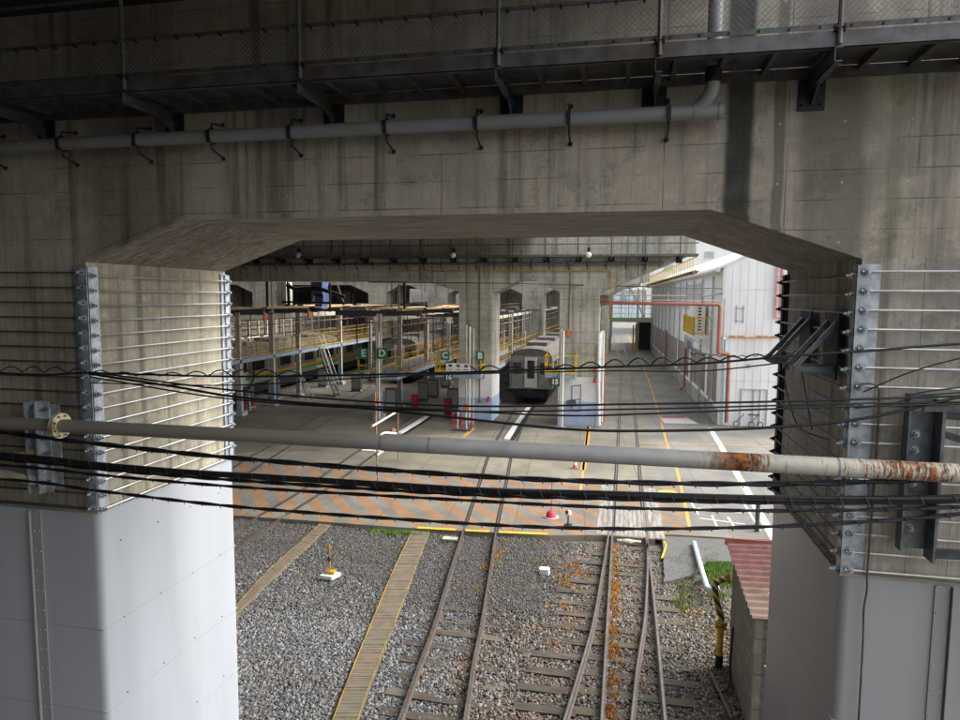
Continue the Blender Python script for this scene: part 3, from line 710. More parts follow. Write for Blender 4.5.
for u in (-12, 62, 138, 212, 292, 387, 477, 569, 668):
    xx = PY(u, 130, YP).x; zz = pl_.z+(pr_.z-pl_.z)*(xx-pl_.x)/(pr_.x-pl_.x)
    b = MB(); b.tube([(xx, YP+.092*math.cos(a), zz+.092*math.sin(a)) for a in [2*PI*k/14 for k in range(15)]], .011, 5, False)
    b.box(xx-.02, YP-.10, zz-.09, xx+.02, YP-.085, zz+.06)
    b.tube([(xx, YP-.02, zz+.09), (xx, YP, zz+.15), (xx, Y0, zz+.19)], .012, 5); b.tube([(xx, YP-.02, zz-.09), (xx, YP+.0, zz-.16), (xx, Y0, zz-.22)], .012, 5)
    b.ball((xx, Y0-.02, zz+.19), .028, 6, 4); b.ball((xx, Y0-.02, zz-.22), .028, 6, 4)
    b.build('pipe_clamp', m_blk, dp)

# ================================================================== foreground pipe
YF = 7.05; ZF = PY(480, 448, YF).z
fp = root('service_pipe', 'thick grey overhead service pipe crossing in front with flaking rust at its right end', 'pipe', (-2, YF, ZF))
xj = PY(383, 440, YF).x; xf = PY(60, 426, YF).x
def zf(x): return ZF
MB().tube([(-14, YF, ZF+.0), (xf-.02, YF, ZF)], .078, 24).build('left_length', m_rust, fp, True)
MB().tube([(xf+.02, YF, ZF), (xj, YF, ZF)], .082, 24).build('middle_length', m_rust, fp, True)
b = MB(); r_ = .088; b.tube([(xj-.03, YF, ZF), (xj, YF, ZF), (xj+.04, YF, ZF), (9, YF, ZF)], [.082, .09, .092, .092], 28); b.build('right_length', m_rust, fp, True)
b = MB()
for u in (430, 838): xx = PY(u, 450, YF).x; b.tube([(xx-.012, YF, ZF), (xx+.012, YF, ZF)], .0935, 28).cut()
b.build('weld_seam', m_pvc, fp, True)
b = MB()
b.tube([(xf-.028, YF, ZF), (xf-.003, YF, ZF)], .160, 28); b.tube([(xf+.003, YF, ZF), (xf+.028, YF, ZF)], .160, 28)
m_brass = M('corroded_flange', (.50, .43, .28), .5, .2, var=.45, scale=16., dirt=(.16, .08, .04), dirtamt=.8)
fl = b.build('flange', m_brass, fp, True)
b = MB()
for k in range(8):
    a = 2*PI*(k+.5)/8; y, z = YF+.128*math.cos(a), ZF+.128*math.sin(a); b.tube([(xf-.05, y, z), (xf+.05, y, z)], .012, 6).cut()
b.build('bolt', m_dgs, fl)

# ================================================================== cables
def cable(pts, Y, r, label, strands=1, twist=.9, wrap=False, seedz=0., gap=.8):
    P = [PY(u, v, Y) for u, v in pts]; P = dense(P, 26)
    t = root('overhead_cable', label, 'cable', tuple(P[len(P)//2]))
    if strands == 1:
        MB().tube(P, r, 7).build('cable', m_cable, t, True)
    else:
        L = 0; acc = [0.]
        for i in range(1, len(P)): L += (P[i]-P[i-1]).length; acc.append(L)
        P2 = []; A2 = []; N = int(L/.045)
        j = 0
        for k in range(N+1):
            s = L*k/N
            while j < len(P)-2 and acc[j+1] < s: j += 1
            f = (s-acc[j])/max(1e-6, acc[j+1]-acc[j]); P2.append(P[j].lerp(P[j+1], f)); A2.append(s)
        for c in range(strands):
            ph = 2*PI*c/strands
            q = [p+Vector((0, math.cos(ph+2*PI*s/twist), math.sin(ph+2*PI*s/twist)))*r*.62 for p, s in zip(P2, A2)]
            MB().tube(q, r, 6).build('strand', m_cable, t, True)
    if wrap:
        L = 0; q = []; last = P[0]
        for p in P:
            L += (p-last).length; last = p
            q.append(p)
        b = MB(); s = 0; rr = r*(2. if strands > 1 else 1.15)
        x = P[0].x; i = 0
        while i < len(P)-1:
            p = P[i]; d = (P[i+1]-p).normalized(); b.tube([p-d*.012+Vector((0, -rr*.9, rr*.9)), p+d*.03+Vector((0, -rr*1.2, -rr*.9))], .006, 4).cut(); i += max(1, int(.26/((P[i+1]-P[i]).length+1e-6)))
        b.build('tie_wrap', m_blk, t)
    return t
E1 = 7.15
cable([(-300,395),(0,432),(100,444),(240,458.5),(460,475),(600,481.5),(740,484),(860,482),(960,477),(1300,455)], E1, .020, 'topmost thick black cable just below the foreground pipe', 2, 1.2, True)
cable([(-300,432),(0,455),(100,465),(240,475.5),(460,489),(600,494),(740,498),(860,499),(960,498),(1300,488)], E1-.1, .024, 'heavy black cable bundle across the middle, thickest of the overhead cables', 3, 11., True)
cable([(-300,436),(0,459),(100,469),(240,480.5),(460,494),(600,498.5),(740,502),(860,502.5),(960,501),(1300,492)], E1, .016, 'black cable hugging the underside of the heaviest bundle', 2, .9)
cable([(-300,446),(0,465),(100,475),(240,487),(460,500),(600,507),(740,510.5),(860,510),(960,507),(1300,496)], E1-.05, .013, 'black cable just below the heaviest bundle', 2, 1., True)
cable([(-300,460),(0,479),(100,491),(240,507),(460,523),(600,528.5),(740,527.5),(860,522),(960,514),(1300,480)], E1, .014, 'lowest black cable sagging over the front edge of the striped crossing', 2, .9, True)
cable([(-300,350),(0,373),(90,373),(240,376.5),(440,373),(580,368),(700,363.5),(790,356),(880,350),(960,344),(1300,325)], 7.35, .013, 'messenger cable carrying a wavy wire above the other cables')
cable([(90,374),(170,386),(240,397.5),(340,406),(440,416),(560,428.5),(640,431),(760,428),(860,419),(960,397)], 7.3, .016, 'thin black cable sagging diagonally from the left pillar across to the right pillar')
cable([(90,372),(240,391),(440,405.5),(640,404),(800,401),(960,396)], 7.32, .012, 'uppermost of three thin parallel wires above the sagging diagonal cable')
cable([(90,377),(240,400),(440,411),(640,409),(800,405),(960,402)], 7.3, .010, 'middle of three thin parallel wires above the sagging diagonal cable')
cable([(300,403),(440,410),(560,415.5),(640,414),(800,408),(960,404)], 7.28, .011, 'lowest of three thin parallel wires above the sagging diagonal cable')
cable([(90,383),(240,385),(400,376),(600,371),(700,371),(790,362)], 7.5, .008, 'very thin wire strung just below the wavy wire')
# the wavy wire itself
def wavy(u0, v0, u1, v1, amp, lam, Y, label, r=.008):
    P = []; N = int((u1-u0)/2)
    for k in range(N+1):
        u = u0+(u1-u0)*k/N; v = v0+(v1-v0)*k/N+2.5*math.sin(PI*k/N); P.append(PY(u, v-abs(math.sin(PI*u/lam+.3*math.sin(u/57.)))*amp*(.8+.3*math.sin(u/31.)), Y))
    tag(MB().tube(P, r, 5).build('wavy_wire', m_cable, smooth=True), label, 'wire')
wavy(0, 371.5, 300, 375.5, 6, 23, 7.33, 'wavy black wire looping along the messenger cable in front of the left pillar')
wavy(470, 372, 770, 357.5, 7.5, 24, 7.33, 'wavy black wire looping along the messenger cable over the open yard')
wavy(690, 355, 800, 354, 3.5, 9, 7.4, 'tightly wound wire near the right pillar', .005)
cb = MB()
for pts in ([(784,378),(789,400),(800,428),(830,440)],[(802,372),(806,395),(812,430)],[(863,392),(900,376),(930,366),(965,357)],[(905,396),(930,391),(965,387)],[(855,408),(890,404),(920,396),(965,392)]):
    cb.tube(dense([PY(u, v, 7.45) for u, v in pts], 6), .008, 5)
tag(cb.build('loose_wires', m_cable, smooth=True), 'loose black wires dangling around the right pillar', 'wires')

# ---- cable brackets
bk = root('cable_bracket', 'dark steel channel bracket bolted to the front of the right pillar', 'bracket', (3.05, 7.6, 5.2), 'cable brackets on the pillars')
a = PY(907, 392, 7.6); c = PY(945, 552, 7.6); xa, xc, zt_, zb_ = 2.93, 3.22, 6.14, 4.50
b = MB(); b.box(xa, 7.62, zb_, xc, 7.64, zt_); b.box(xa-.012, 7.50, zb_, xa+.008, 7.64, zt_); b.box(xc-.03, 7.42, zb_-.08, xc, 7.64, zt_-.05); b.build('channel', m_galvd, bk)
b = MB()
for z in (4.72, 5.2, 5.55, 5.72, 6.0): nut(b, (xa+.1, 7.62, z), (0, -1, 0), .035); b.cut()
b.build('bolt', m_galv, bk)
b = MB(); b.bar((3.2, 7.45, 4.52), (4.6, 6.9, 4.75), .05, .1); b.bar((3.25, 7.5, 5.75), (4.6, 6.9, 5.35), .05, .07); b.bar((3.2, 7.5, 5.95), (4.6, 6.9, 5.95), .05, .08); b.bar((3.0,7.4,6.02),(3.8,7.2,6.08),.12,.05); b.build('arm', m_galvd, bk)
bl = root('cable_bracket', 'grey steel channel bracket bolted to the front of the left pillar', 'bracket', (-7.6, 7.6, 5), 'cable brackets on the pillars')
b = MB(); b.box(-7.78, 7.58, 4.40, -7.52, 7.60, 5.66); b.box(-7.80, 7.45, 4.40, -7.78, 7.60, 5.66); b.box(-7.64, 7.46, 4.40, -7.62, 7.58, 5.66); b.box(-7.52, 7.6, 4.45, -7.38, 7.62, 5.62); b.build('channel', m_galv, bl)
b = MB()
for k in range(6):
    nut(b, (-7.71, 7.58, 4.5+k*.22), (0, -1, 0), .026); b.cut(); nut(b, (-7.57, 7.58, 4.55+k*.2), (0, -1, 0), .022); b.cut()
b.build('bolt', m_galvd, bl)
b = MB(); b.bar((-7.7, 7.5, 4.58), (-9.2, 7.3, 4.80), .05, .12); b.build('lower_arm', m_cream, bl)
b = MB(); b.bar((-7.7, 7.5, 4.98), (-9.2, 7.3, 4.70), .05, .06); b.build('diagonal_arm', m_wood, bl)
# triangular brackets on the inner face of the right pillar
for (yy, lab) in ((8.35, 'triangular strut bracket nearer the front edge on the inner face of the right pillar'), (9.45, 'triangular strut bracket further back on the inner face of the right pillar')):
    t = root('strut_bracket', lab, 'bracket', (XR-.3, yy, 6.3), 'strut brackets inside the right pillar')
    for dy in (-.16, .16):
        MB().bar((XR-.08, yy+dy, 6.85), (XR-.50, yy+dy, 6.33), .03, .05).build('strut', m_galvd, t)
    MB().bar((XR-.56, yy-.16, 6.31), (XR-.08, yy-.16, 6.31), .05, .06).bar((XR-.56, yy+.16, 6.31), (XR-.08, yy+.16, 6.31), .05, .06).bar((XR-.50, yy-.2, 6.30), (XR-.50, yy+.2, 6.30), .05, .07).build('arm', m_galvd, t)
    MB().box(XR-.10, yy-.26, 6.2, XR-.085, yy+.26, 6.95).build('wall_plate', m_blk, t)

UNIT = 1.0
# ================================================================== decks beyond and added light blockers behind
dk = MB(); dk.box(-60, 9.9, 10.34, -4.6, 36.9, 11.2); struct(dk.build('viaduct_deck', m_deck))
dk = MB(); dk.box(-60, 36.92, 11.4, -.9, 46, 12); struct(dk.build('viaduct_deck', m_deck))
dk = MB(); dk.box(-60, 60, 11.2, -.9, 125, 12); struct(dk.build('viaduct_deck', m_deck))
t = root('rear_light_blocker', 'dark unseen block added behind the viewpoint to hold back light', 'building', (-30, -10, 0))  # unseen block, added to darken the left of the near beam and pillar
MB().box(-60, -14, -.2, 1.6, -4, 10.2).build('wall', m_deck, t)
t = root('side_light_blocker', 'dark unseen wall added on the left to shade the near viaduct', 'wall', (-20, 0, 0))  # added out of view to keep light off the left pillar front
MB().box(-12, -4, -.2, -11.5, 6.5, 10.2).build('wall', m_deck, t)
# ================================================================== FRAME 2 (across the yard)
YB = 37.2
f2 = root('far_viaduct_frame', 'weathered concrete viaduct frame across the yard with two painted columns and a cantilevered end', 'viaduct frame', (-5, YB+1.2, 0))
prof = [(-60,8.0),(-10.97,8.0),(-8.95,7.38),(-8.95,-.2),(-7.03,-.2),(-7.03,7.34),(-5.55,8.06),(-4.6,8.06),(-3.24,7.38),(-3.24,-.2),(-1.1,-.2),(-1.1,7.38),(2.86,9.07),(3.85,9.5),(3.85,11.4),(-60,11.4)]
MB().prism([(x, YB, z) for x, z in prof], (0, 2.4, 0)).build('concrete_frame', m_far, f2)
for (xa, xb) in ((-8.95, -7.03), (-3.24, -1.1)):
    MB().box(xa-.012, YB-.012, 1.36, xb+.012, YB+2.41, 2.72).build('white_band', m_wpt, f2)
    MB().box(xa-.012, YB-.012, -.1, xb+.012, YB+2.41, 1.36).build('blue_band', m_bluept, f2)
b = MB()
for (u0, v0, u1, v1) in ((572,386,572,411),(572,386,581,385),(581,385,580,411),(571,400,580,399),(571,411,580,411)):
    p, q = PY(u0, v0, YB-.03), PY(u1, v1, YB-.03); b.bar(p, q, .03, .035)
b.box(-2.72, YB-.12, 1.12, -2.25, YB-.02, 1.42); b.build('access_hatch', m_dgs, f2)
# white duct strip and vertical pipes on column A
b = MB(); b.tube([(-1.05, YB-.1, 4.6), (-1.03, YB-.1, 2.4), (-.95, YB-.1, .1)], .09, 8); b.tube([(-.82, YB-.06, 5.2), (-.8, YB-.06, .3)], .05, 8)
tag(b.build('downpipe', m_wpt, smooth=True), 'white downpipes on the right edge of the right-hand far column', 'downpipe')
b = MB(); b.tube([(-.72, YB+.2, 4.2), (-.72, YB+.2, .2)], .045, 6); tag(b.build('downpipe', m_brred, smooth=True), 'thin rusty red pipe right of the far column', 'downpipe')
# railing walkway on beam 2
w2 = root('catwalk', 'dark steel inspection walkway with railing along the top of the far viaduct beam', 'catwalk', (-8, 36.6, 9.3))
b = MB(); b.box(-40, 36.35, 9.28, 3.9, 37.15, 9.40); b.build('deck_plate', m_dgs, w2)
b = MB()
for z in (9.95, 10.5): b.tube([(-40, 36.35, z), (3.9, 36.35, z)], .035, 6)
x = -39.
while x < 4: b.tube([(x, 36.35, 9.3), (x, 36.35, 10.5)], .04, 6); x += 1.75
b.build('railing', m_dgs, w2)
b = MB(); x = -39.
while x < 3.9: b.box(x-.05, 36.3, 9.1, x+.05, 37.18, 9.28); b.box(x-.16, 37.05, 8.95, x+.16, 37.18, 9.28).cut(); x += 1.75
b.build('bracket', m_blk, w2)
b = MB(); b.tube([(-40, 36.9, 8.93), (2.2, 36.9, 8.97)], .075, 8); hp = root('drain_pipe', 'dark drain pipe on hangers running below the far walkway', 'drain pipe', (-18, 36.9, 8.9)); b.build('pipe_run', m_dgs, hp, True)
b = MB(); x = -38.5
while x < 2.2: b.tube([(x, 36.85, 8.8), (x-.02, 36.8, 9.0), (x, 37.0, 9.1)], .03, 5); b.tube([(x,36.82,8.85),(x,37.15,8.62)], .025, 5).cut(); x += 1.02
b.build('pipe_hanger', m_blk, hp)
b = MB(); b.tube([(-12.5, YB-.12, 8.55), (-.78, YB-.12, 8.57), (-.5, YB-.12, 8.55), (-.48, YB-.12, 6.2)], .032, 6); tag(b.build('gas_pipe', m_yeld, smooth=True), 'thin yellow pipe along the far beam turning down at its right end', 'pipe')
b = MB(); b.tube([(-7.75, YB-.06, 9.2), (-7.7, YB-.06, 1.2)], .03, 5); b.ball((-7.68, YB-.1, 1.2), .09); tag(b.build('conduit', m_brn), 'brown conduit down the left painted column of the far frame', 'conduit')
t = root('hanging_lamp', 'orange lantern box hanging from a brown conduit on the right far column', 'lamp', (-2.7, YB-.1, 5.2))
b = MB(); b.tube([(-2.68, YB-.06, 9.2), (-2.72, YB-.06, 5.4)], .035, 5); b.build('conduit', m_brn, t)
p = PY(569.5, 333, YB-.15); MB().box(p.x-.14, YB-.25, p.z-.16, p.x+.14, YB-.03, p.z+.15).build('box', m_orange, t)
for k, (u, side_) in enumerate(((298, 'leftmost'), (453, 'middle'), (588.5, 'rightmost'))):
    p = PY(u, 255, 36.2)
    if k == 0:
        L0 = root('floodlight', 'leftmost of three round floodlights hung on the far walkway', 'floodlight', tuple(p), 'floodlights on the far walkway')
        b = MB(); b.ball(p, .16, 10, 8, (1, .7, 1)); b.build('reflector', m_lamp, L0, True)
        b = MB(); b.box(p.x-.08, p.y+.05, p.z+.12, p.x+.08, p.y+.2, p.z+.4); b.build('mount', m_blk, L0)
    else: dup(L0, p, f'{side_} of three round floodlights hung on the far walkway')

# ---- frames further back
for k, Y in enumerate((63., 90.)):
    t = root('far_viaduct_frame', ('second concrete frame deeper under the viaduct, behind the trains', 'deepest concrete frame under the viaduct, barely visible')[k], 'viaduct frame', (-12, Y+1, 0))
    pr = [(-60,8.2)]
    for (a, c) in ((-37,-34.5),(-24.4,-22.6),(-18.3,-16.2),(-9.0,-7.0),(-3.2,-1.0)):
        pr += [(a-1.8,8.2),(a,7.4),(a,-.2),(c,-.2),(c,7.4),(c+1.4,8.2)]
    pr += [(2.6,8.6),(2.6,11.1),(-60,11.1)]
    # keep the outline simple where haunches would cross
    q = []
    for x_, z_ in pr:
        if q and x_ < q[-1][0]-1e-6: continue
        q.append((x_, z_))
    q += [(2.6,11.1),(-60,11.1)] if q[-1][0] < 2.6 or q[-1][1] < 11 else [(-60,11.1)]
    MB().prism([(x_, Y, z_) for x_, z_ in q], (0, 2, 0)).build('concrete_frame', m_far, t)
# enclosing walls of the depot
t = root('depot_wall', 'brown sheeted side wall closing the left side of the dark depot', 'wall', (-40, 75, 0))
MB().box(-40.3, 34, -.2, -40, 122, 11.15).build('sheeting', m_brn, t)
b = MB(); y = 36
while y < 120: b.box(-40, y, 0, -39.8, y+.3, 11.1).cut(); y += 3
b.build('stud', m_dgs, t)
t = root('depot_wall', 'far end wall of the depot pierced by bright openings', 'wall', (-20, 122, 0))
b = MB(); xs_ = [-60, -39, -35.2, -30, -27.5, -24, -21.5, -17.5, -14.6, -11.5, -7.4, -4, -1.6]
for i in range(0, len(xs_), 2):
    b.box(xs_[i], 122, -.2, xs_[i+1] if i+1 < len(xs_) else -1.2, 122.5, 11.15)
    if i+2 < len(xs_): b.box(xs_[i+1], 122, -.2, xs_[i+2], 122.5, 5.4); b.box(xs_[i+1], 122, 8.8, xs_[i+2], 122.5, 11.15)
b.build('sheeting', m_far, t)
t = root('partition_wall', 'brown sheeted partition wall with thin battens behind the striped carriages', 'wall', (-29, 60, 0))
MB().box(-29.2, 36, -.1, -29, 96, 5.6).build('sheeting', m_brn, t)
b = MB(); y = 36.
while y < 95: b.box(-29.0, y, 0, -28.9, y+.12, 5.6).cut(); y += 1.4
b.build('batten', m_cream, t); b = MB()
for z in (3.9, 4.4, 4.9, 5.3): b.box(-29., 36, z, -28.93, 96, z+.05).cut()
b.build('rail', m_dgs, t)

# ---- elevated service walkways in the depot
def walkway(xl, xr, y0, y1, z, xpost, yposts, xcap, ycaps, label, railL=True, capz=5.65, plank=True):
    t = root('service_walkway', label, 'service walkway', ((xl+xr)/2, y0, 0), 'elevated service walkways')
    MB().box(xl, y0, z-.05, xr, y1, z).build('deck', m_dgs, t)
    b = MB(); b.box(xr, y0-.08, z-.20, xr+.08, y1, z+.02); b.box(xl-.08, y0-.08, z-.20, xl, y1, z+.02); b.box(xl, y0-.08, z-.20, xr, y0, z+.02); b.build('edge_beam', m_bluegrey, t)
    b = MB()
    for X in ((xl, xr) if railL else (xr,)):
        for h in (.12, .55, 1.05): b.bar((X, y0, z+h), (X, y1, z+h), .03, .035 if h > .2 else .09)
        y = y0
        while y < y1: b.bar((X, y, z), (X, y, z+1.05), .035, .035); y += 1.15
    for h in (.12, .55, 1.05): b.bar((xl, y0, z+h), (xr, y0, z+h), .04, .05 if h > .2 else .12)
    b.bar((xr, y0, z), (xr, y0, z+1.1), .07, .07); b.bar((xl, y0, z), (xl, y0, z+1.1), .07, .07)
    b.build('railing', m_yeld, t)
    for y in yposts:
        c = MB(); c.box(xpost-.16, y-.10, .25, xpost-.02, y+.10, 6.1); c.box(xpost+.05, y-.10, .25, xpost+.13, y+.10, 6.1)
        po = c.build('post', m_cream, t)
        MB().box(xpost-.165, y-.105, .25, xpost+.135, y+.105, 1.3).build('blue_foot', m_bluegrey, po)
        MB().box(xpost-.3, y-.3, -.05, xpost+.3, y+.3, .25).build('plinth', m_far, po)
    b = MB(); b.box(xpost-.15, y0-.1, capz+.05, xpost-.09, y1, capz+.30); b.box(xpost-.22, y0-.1, capz-.02, xpost-.02, y1, capz+.04); b.build('upper_beam', m_cream, t)
    for y in ycaps:
        c = MB().box(xl-2.2, y-.09, capz+.32, xcap, y+.09, capz+.62).build('cross_beam', m_dgs, t)
        MB().box(xcap, y-.17, capz-.02, xcap+.08, y+.17, capz+.45).build('end_cap', m_orange, c)
    b = MB()
    for k, (dx, zz, r_) in enumerate(((-.5, capz+.15, .05), (-1.0, capz-.12, .04), (.25, capz-.35, .035), (-1.7, capz+.2, .06), (-.25, 4.6, .03))):
        b.tube([(xpost+dx, y0+.3*k, zz), (xpost+dx, y1, zz)], r_, 5).cut()
    b.build('service_pipe', m_brn, t)
    b = MB(); y = y0+1.2
    while y < min(y1, y0+34):
        b.box(xl-1.6, y, capz+.30, xpost+.8, y+.06, capz+.36); b.box(xl-.6, y, z+1.1, xl-.54, y+.06, capz+.3); b.box(xr+.1, y+.5, 4.5, xr+.14, y+.54, capz+.3).cut(); y += 2.1
    b.build('hanger_frame', m_dgs, t)
    if plank:
        b = MB(); y = y0
        while y < y1-5:
            L = random.uniform(3, 6); xx = random.uniform(xl-1.6, xcap-.5); b.box(xx, y, capz+.64, xx+.35, y+L, capz+.70+random.uniform(0, .08)).cut(); y += L*.62
            xx = random.uniform(xl-1.6, xcap-.5); b.box(xx, y, capz+.64, xx+.3, y+L, capz+.69).cut()
        b.build('plank', m_wood, t)
    return t
WF = walkway(-23.6, -21.9, 33., 92, 3.30, -21.95, (35.7, 39.6, 43.2, 50.4, 57, 64, 71), -20.3, (35.8, 41.5, 46.8, 52, 57, 64, 70), 'leftmost elevated walkway with yellow railing, blue-grey edge and cream posts')
WE = walkway(-14.7, -12.4, 36.3, 92, 2.55, -13.6, (36.8, 40.5, 46.5, 53, 60, 68), -11.5, (38.2, 46, 54, 62), 'middle elevated walkway carrying the green signs E and D')
WC = walkway(-10.0, -9.05, 36.3, 92, 2.80, -9.3, (41, 47, 54, 62), -8.95, (), 'elevated walkway running behind the column with signs C and B', plank=False)
W5 = walkway(-8.6, -7.4, 40.6, 92, 2.8, -8.0, (44, 50, 57), -7.4, (), 'elevated walkway deep in the bay beside the grey train', railL=False, plank=False)

def platform(xl, xr, y0, y1, z, label, solid=False):
    t = root('service_platform', label, 'platform', ((xl+xr)/2, (y0+y1)/2, z))
    MB().box(xl, y0, z-.22, xr, y1, z).build('floor', m_bluegrey, t)
    b = MB()
    for h in (.10, .5, 1.0):
        hh = .18 if h == .10 else .045
        b.bar((xl, y0, z+h), (xr, y0, z+h), .04, hh); b.bar((xl, y0, z+h), (xl, y1, z+h), .04, hh); b.bar((xr, y0, z+h), (xr, y1, z+h), .04, hh)
    for X in (xl, (xl+xr)/2, xr): b.bar((X, y0, z), (X, y0, z+1.02), .05, .05)
    for X in (xl, xr): b.bar((X, y1, z), (X, y1, z+1.25), .07, .07)
    b.build('railing', m_yel, t); return t
P1 = platform(-10.05, -7.45, 36.1, 37.1, 2.83, 'small platform with yellow rails at the left painted column under signs C and B')
P2 = platform(-3.88, -2.25, 36.1, 37.1, 2.98, 'small bright yellow railed cage at the right painted column above sign fifteen')
b = MB(); b.box(-9.4, 36.0, 2.98, -8.0, 36.04, 3.42); bd = root('notice_board', 'white notice board on the rail between signs C and B', 'notice board', (-8.7, 36, 3)); b.build('board', m_wpt, bd)
b = MB()
for x in (-9.15, -8.7, -8.25): b.box(x-.1, 35.985, 3.22, x+.1, 35.998, 3.36).cut()
for x in (-9.15, -8.7, -8.25): b.box(x-.15, 35.985, 3.06, x+.12, 35.998, 3.10).cut()
b.build('panel', m_drkgrn, bd)
def sign(body, u, v, Y, w, h, mat, label, ts):
    p = PY(u, v, Y); t = root('bay_sign', label, 'sign', tuple(p))
    MB().box(p.x-w/2, Y, p.z-h/2, p.x+w/2, Y+.03, p.z+h/2).build('panel', mat, t)
    text_part(body, ts*.9, (p.x, Y-.006, p.z), m_wpt, t, bold=.012); return t
sign('E', 363.5, 353.5, 36.05, .62, .62, m_grn, 'green square sign with white letter E', .62)
sign('D', 382, 353.5, 36.05, .62, .62, m_grn, 'green square sign with white letter D', .62)
sign('C', 445, 355.5, 35.95, .50, .50, m_grn, 'green square sign with white letter C', .52)
sign('B', 480, 356, 35.95, .48, .50, m_grn, 'green square sign with white letter B', .52)
sign('17', 366.5, 375.5, 36.1, .52, .40, m_drkgrn, 'dark sign with white number 17 under the middle walkway', .46)
sign('16', 448.5, 377.5, 36.0, .46, .36, m_drkgrn, 'dark sign with white number 16 under the left column platform', .42)
sign('15', 555, 382, 36.0, .48, .46, m_drkgrn, 'dark green sign with white number 15 under the yellow cage', .42)
for (u, v, lab) in ((442, 377, 'small red lamp beside sign 16 under the left platform'), (385, 375.5, 'small red lamp right of sign 17'), (550, 381, 'small red lamp under the corner of the yellow cage by sign 15'), (482.8, 377, 'small red lamp on the left painted column'), (594, 371, 'upper red lamp on the white downpipe of the right column'), (594.5, 381.5, 'lower red lamp on the white downpipe of the right column'), (488, 400.5, 'small dark red button box on the blue band of the left column')):
    p = PY(u, v, 36.9); t = root('signal_lamp', lab, 'lamp', tuple(p)); MB().tube([(p.x, p.y-.1, p.z), (p.x, p.y+.1, p.z)], .09, 8).build('lens', m_red, t); MB().box(p.x-.05, p.y+.02, p.z+.06, p.x+.05, p.y+.2, p.z+.2).build('bracket', m_dgs, t)
# vertical cream pipes in front of the columns with their boxes
def stand(u, vtop, vbot, label, boxv=None, n=2, sp=.16):
    g0 = G(u, vbot); t = root('pipe_stand', label, 'pipe stand', tuple(g0)); zt = PY(u, vtop, g0.y).z
    for k in range(n): MB().tube([(g0.x+k*sp, g0.y, 0), (g0.x+k*sp, g0.y, zt-k*.1)], .05, 8).build('pipe', m_cream if k % 2 == 0 else m_wpt, t, True)
    MB().box(g0.x-.2, g0.y-.2, 0, g0.x+.3, g0.y+.2, .12).build('foot', m_bluegrey, t)
    if boxv:
        z = PY(u, boxv, g0.y).z; MB().box(g0.x-.14, g0.y-.2, z-.15, g0.x+.16, g0.y-.05, z+.16).build('valve_box', m_orange, t)
    return t
stand(466, 325, 424, 'cream pipes in front of the left painted column with an orange valve box', 406, 3, .2)
stand(377, 330, 420, 'pair of cream pipes rising to the middle walkway with an orange box', 401, 2, .15)
stand(559.5, 329, 429, 'white pipe pair at the left edge of the right painted column', None, 2, .13)
# clutter: red and white barriers / hose reels by the posts
def barrier(u, v, label):
    g0 = G(u, v); t = root('safety_barrier', label, 'barrier', tuple(g0)); 
    for k in range(5):
        x = g0.x-.5+k*.25; MB().tube([(x, g0.y, 0), (x+.06*math.sin(k*2.), g0.y-.1, 1.0+.15*math.sin(k*3.))], .035, 6).build('rod', (m_red, m_wpt)[k % 2], t, True)
    MB().bar((g0.x-.55, g0.y-.03, .55), (g0.x+.55, g0.y-.03, .62), .04, .16).build('cross_bar', m_red, t)
    MB().box(g0.x-.5, g0.y-.3, 0, g0.x+.5, g0.y+.3, .08).build('base', m_dgs, t)
barrier(462, 430, 'red and white barrier rods beside the left painted column')
barrier(247, 412, 'red and white barrier rods at the foot of the leftmost walkway')
barrier(247, 402, 'second red and white barrier just behind the leftmost one')
# traffic cones / orange line markers near col A
for (u, v, lab) in ( (573.5, 452, 'small orange cone closest to the right painted column'), (575, 468, 'small orange cone nearest the striped crossing')):
    g0 = G(u, v); t = root('traffic_cone', lab, 'traffic cone', tuple(g0)); MB().tube([g0, g0+Vector((0, 0, .4))], [.10, .02], 10).build('cone', m_orange, t, True); MB().box(g0.x-.14, g0.y-.14, 0, g0.x+.14, g0.y+.14, .03).build('base', m_orange, t); MB().tube([g0+Vector((0, 0, .14)), g0+Vector((0, 0, .24))], [.08, .06], 10).build('band', m_wpt, t)
# stairs from the leftmost walkway
t = root('access_stair', 'steep grey metal stair leaning against the leftmost walkway', 'stair', (-20.5, 48, 0))
b = MB()
for dy in (0, .7): b.bar((-21.7, 46+dy, 3.3), (-19.6, 44.0+dy, 0), .06, .16)
b.build('stringer', m_dgs, t); b = MB()
for k in range(12): f = (k+.5)/12; b.box(-21.7+2.1*f-.12, 46-2*f, 3.3*(1-f), -21.7+2.1*f+.12, 46.7-2*f, 3.3*(1-f)+.04).cut()
b.build('tread', m_dgs, t)
b = MB()
for dy in (0, .7): b.bar((-21.7, 46+dy, 4.2), (-19.6, 44.0+dy, .9), .04, .04); b.bar((-19.6, 44+dy, 0), (-19.6, 44+dy, .9), .04, .04)
b.build('handrail', m_cream, t)
t = root('step_ladder', 'small white A-frame ladder under the leftmost walkway', 'ladder', (-19.5, 41, 0)); b = MB()
for dx in (-.3, .3): b.bar((-20.6+dx, 41.0, 0), (-20.6, 40.8, 2.0), .05, .05); b.bar((-19.6+dx, 40.6, 0), (-20.6, 40.8, 2.0), .05, .05)
for z in (.4, .8, 1.2): b.bar((-20.9+z*.12, 40.95, z), (-20.3-z*.1, 40.95, z), .04, .04)
b.build('frame', m_cream, t)
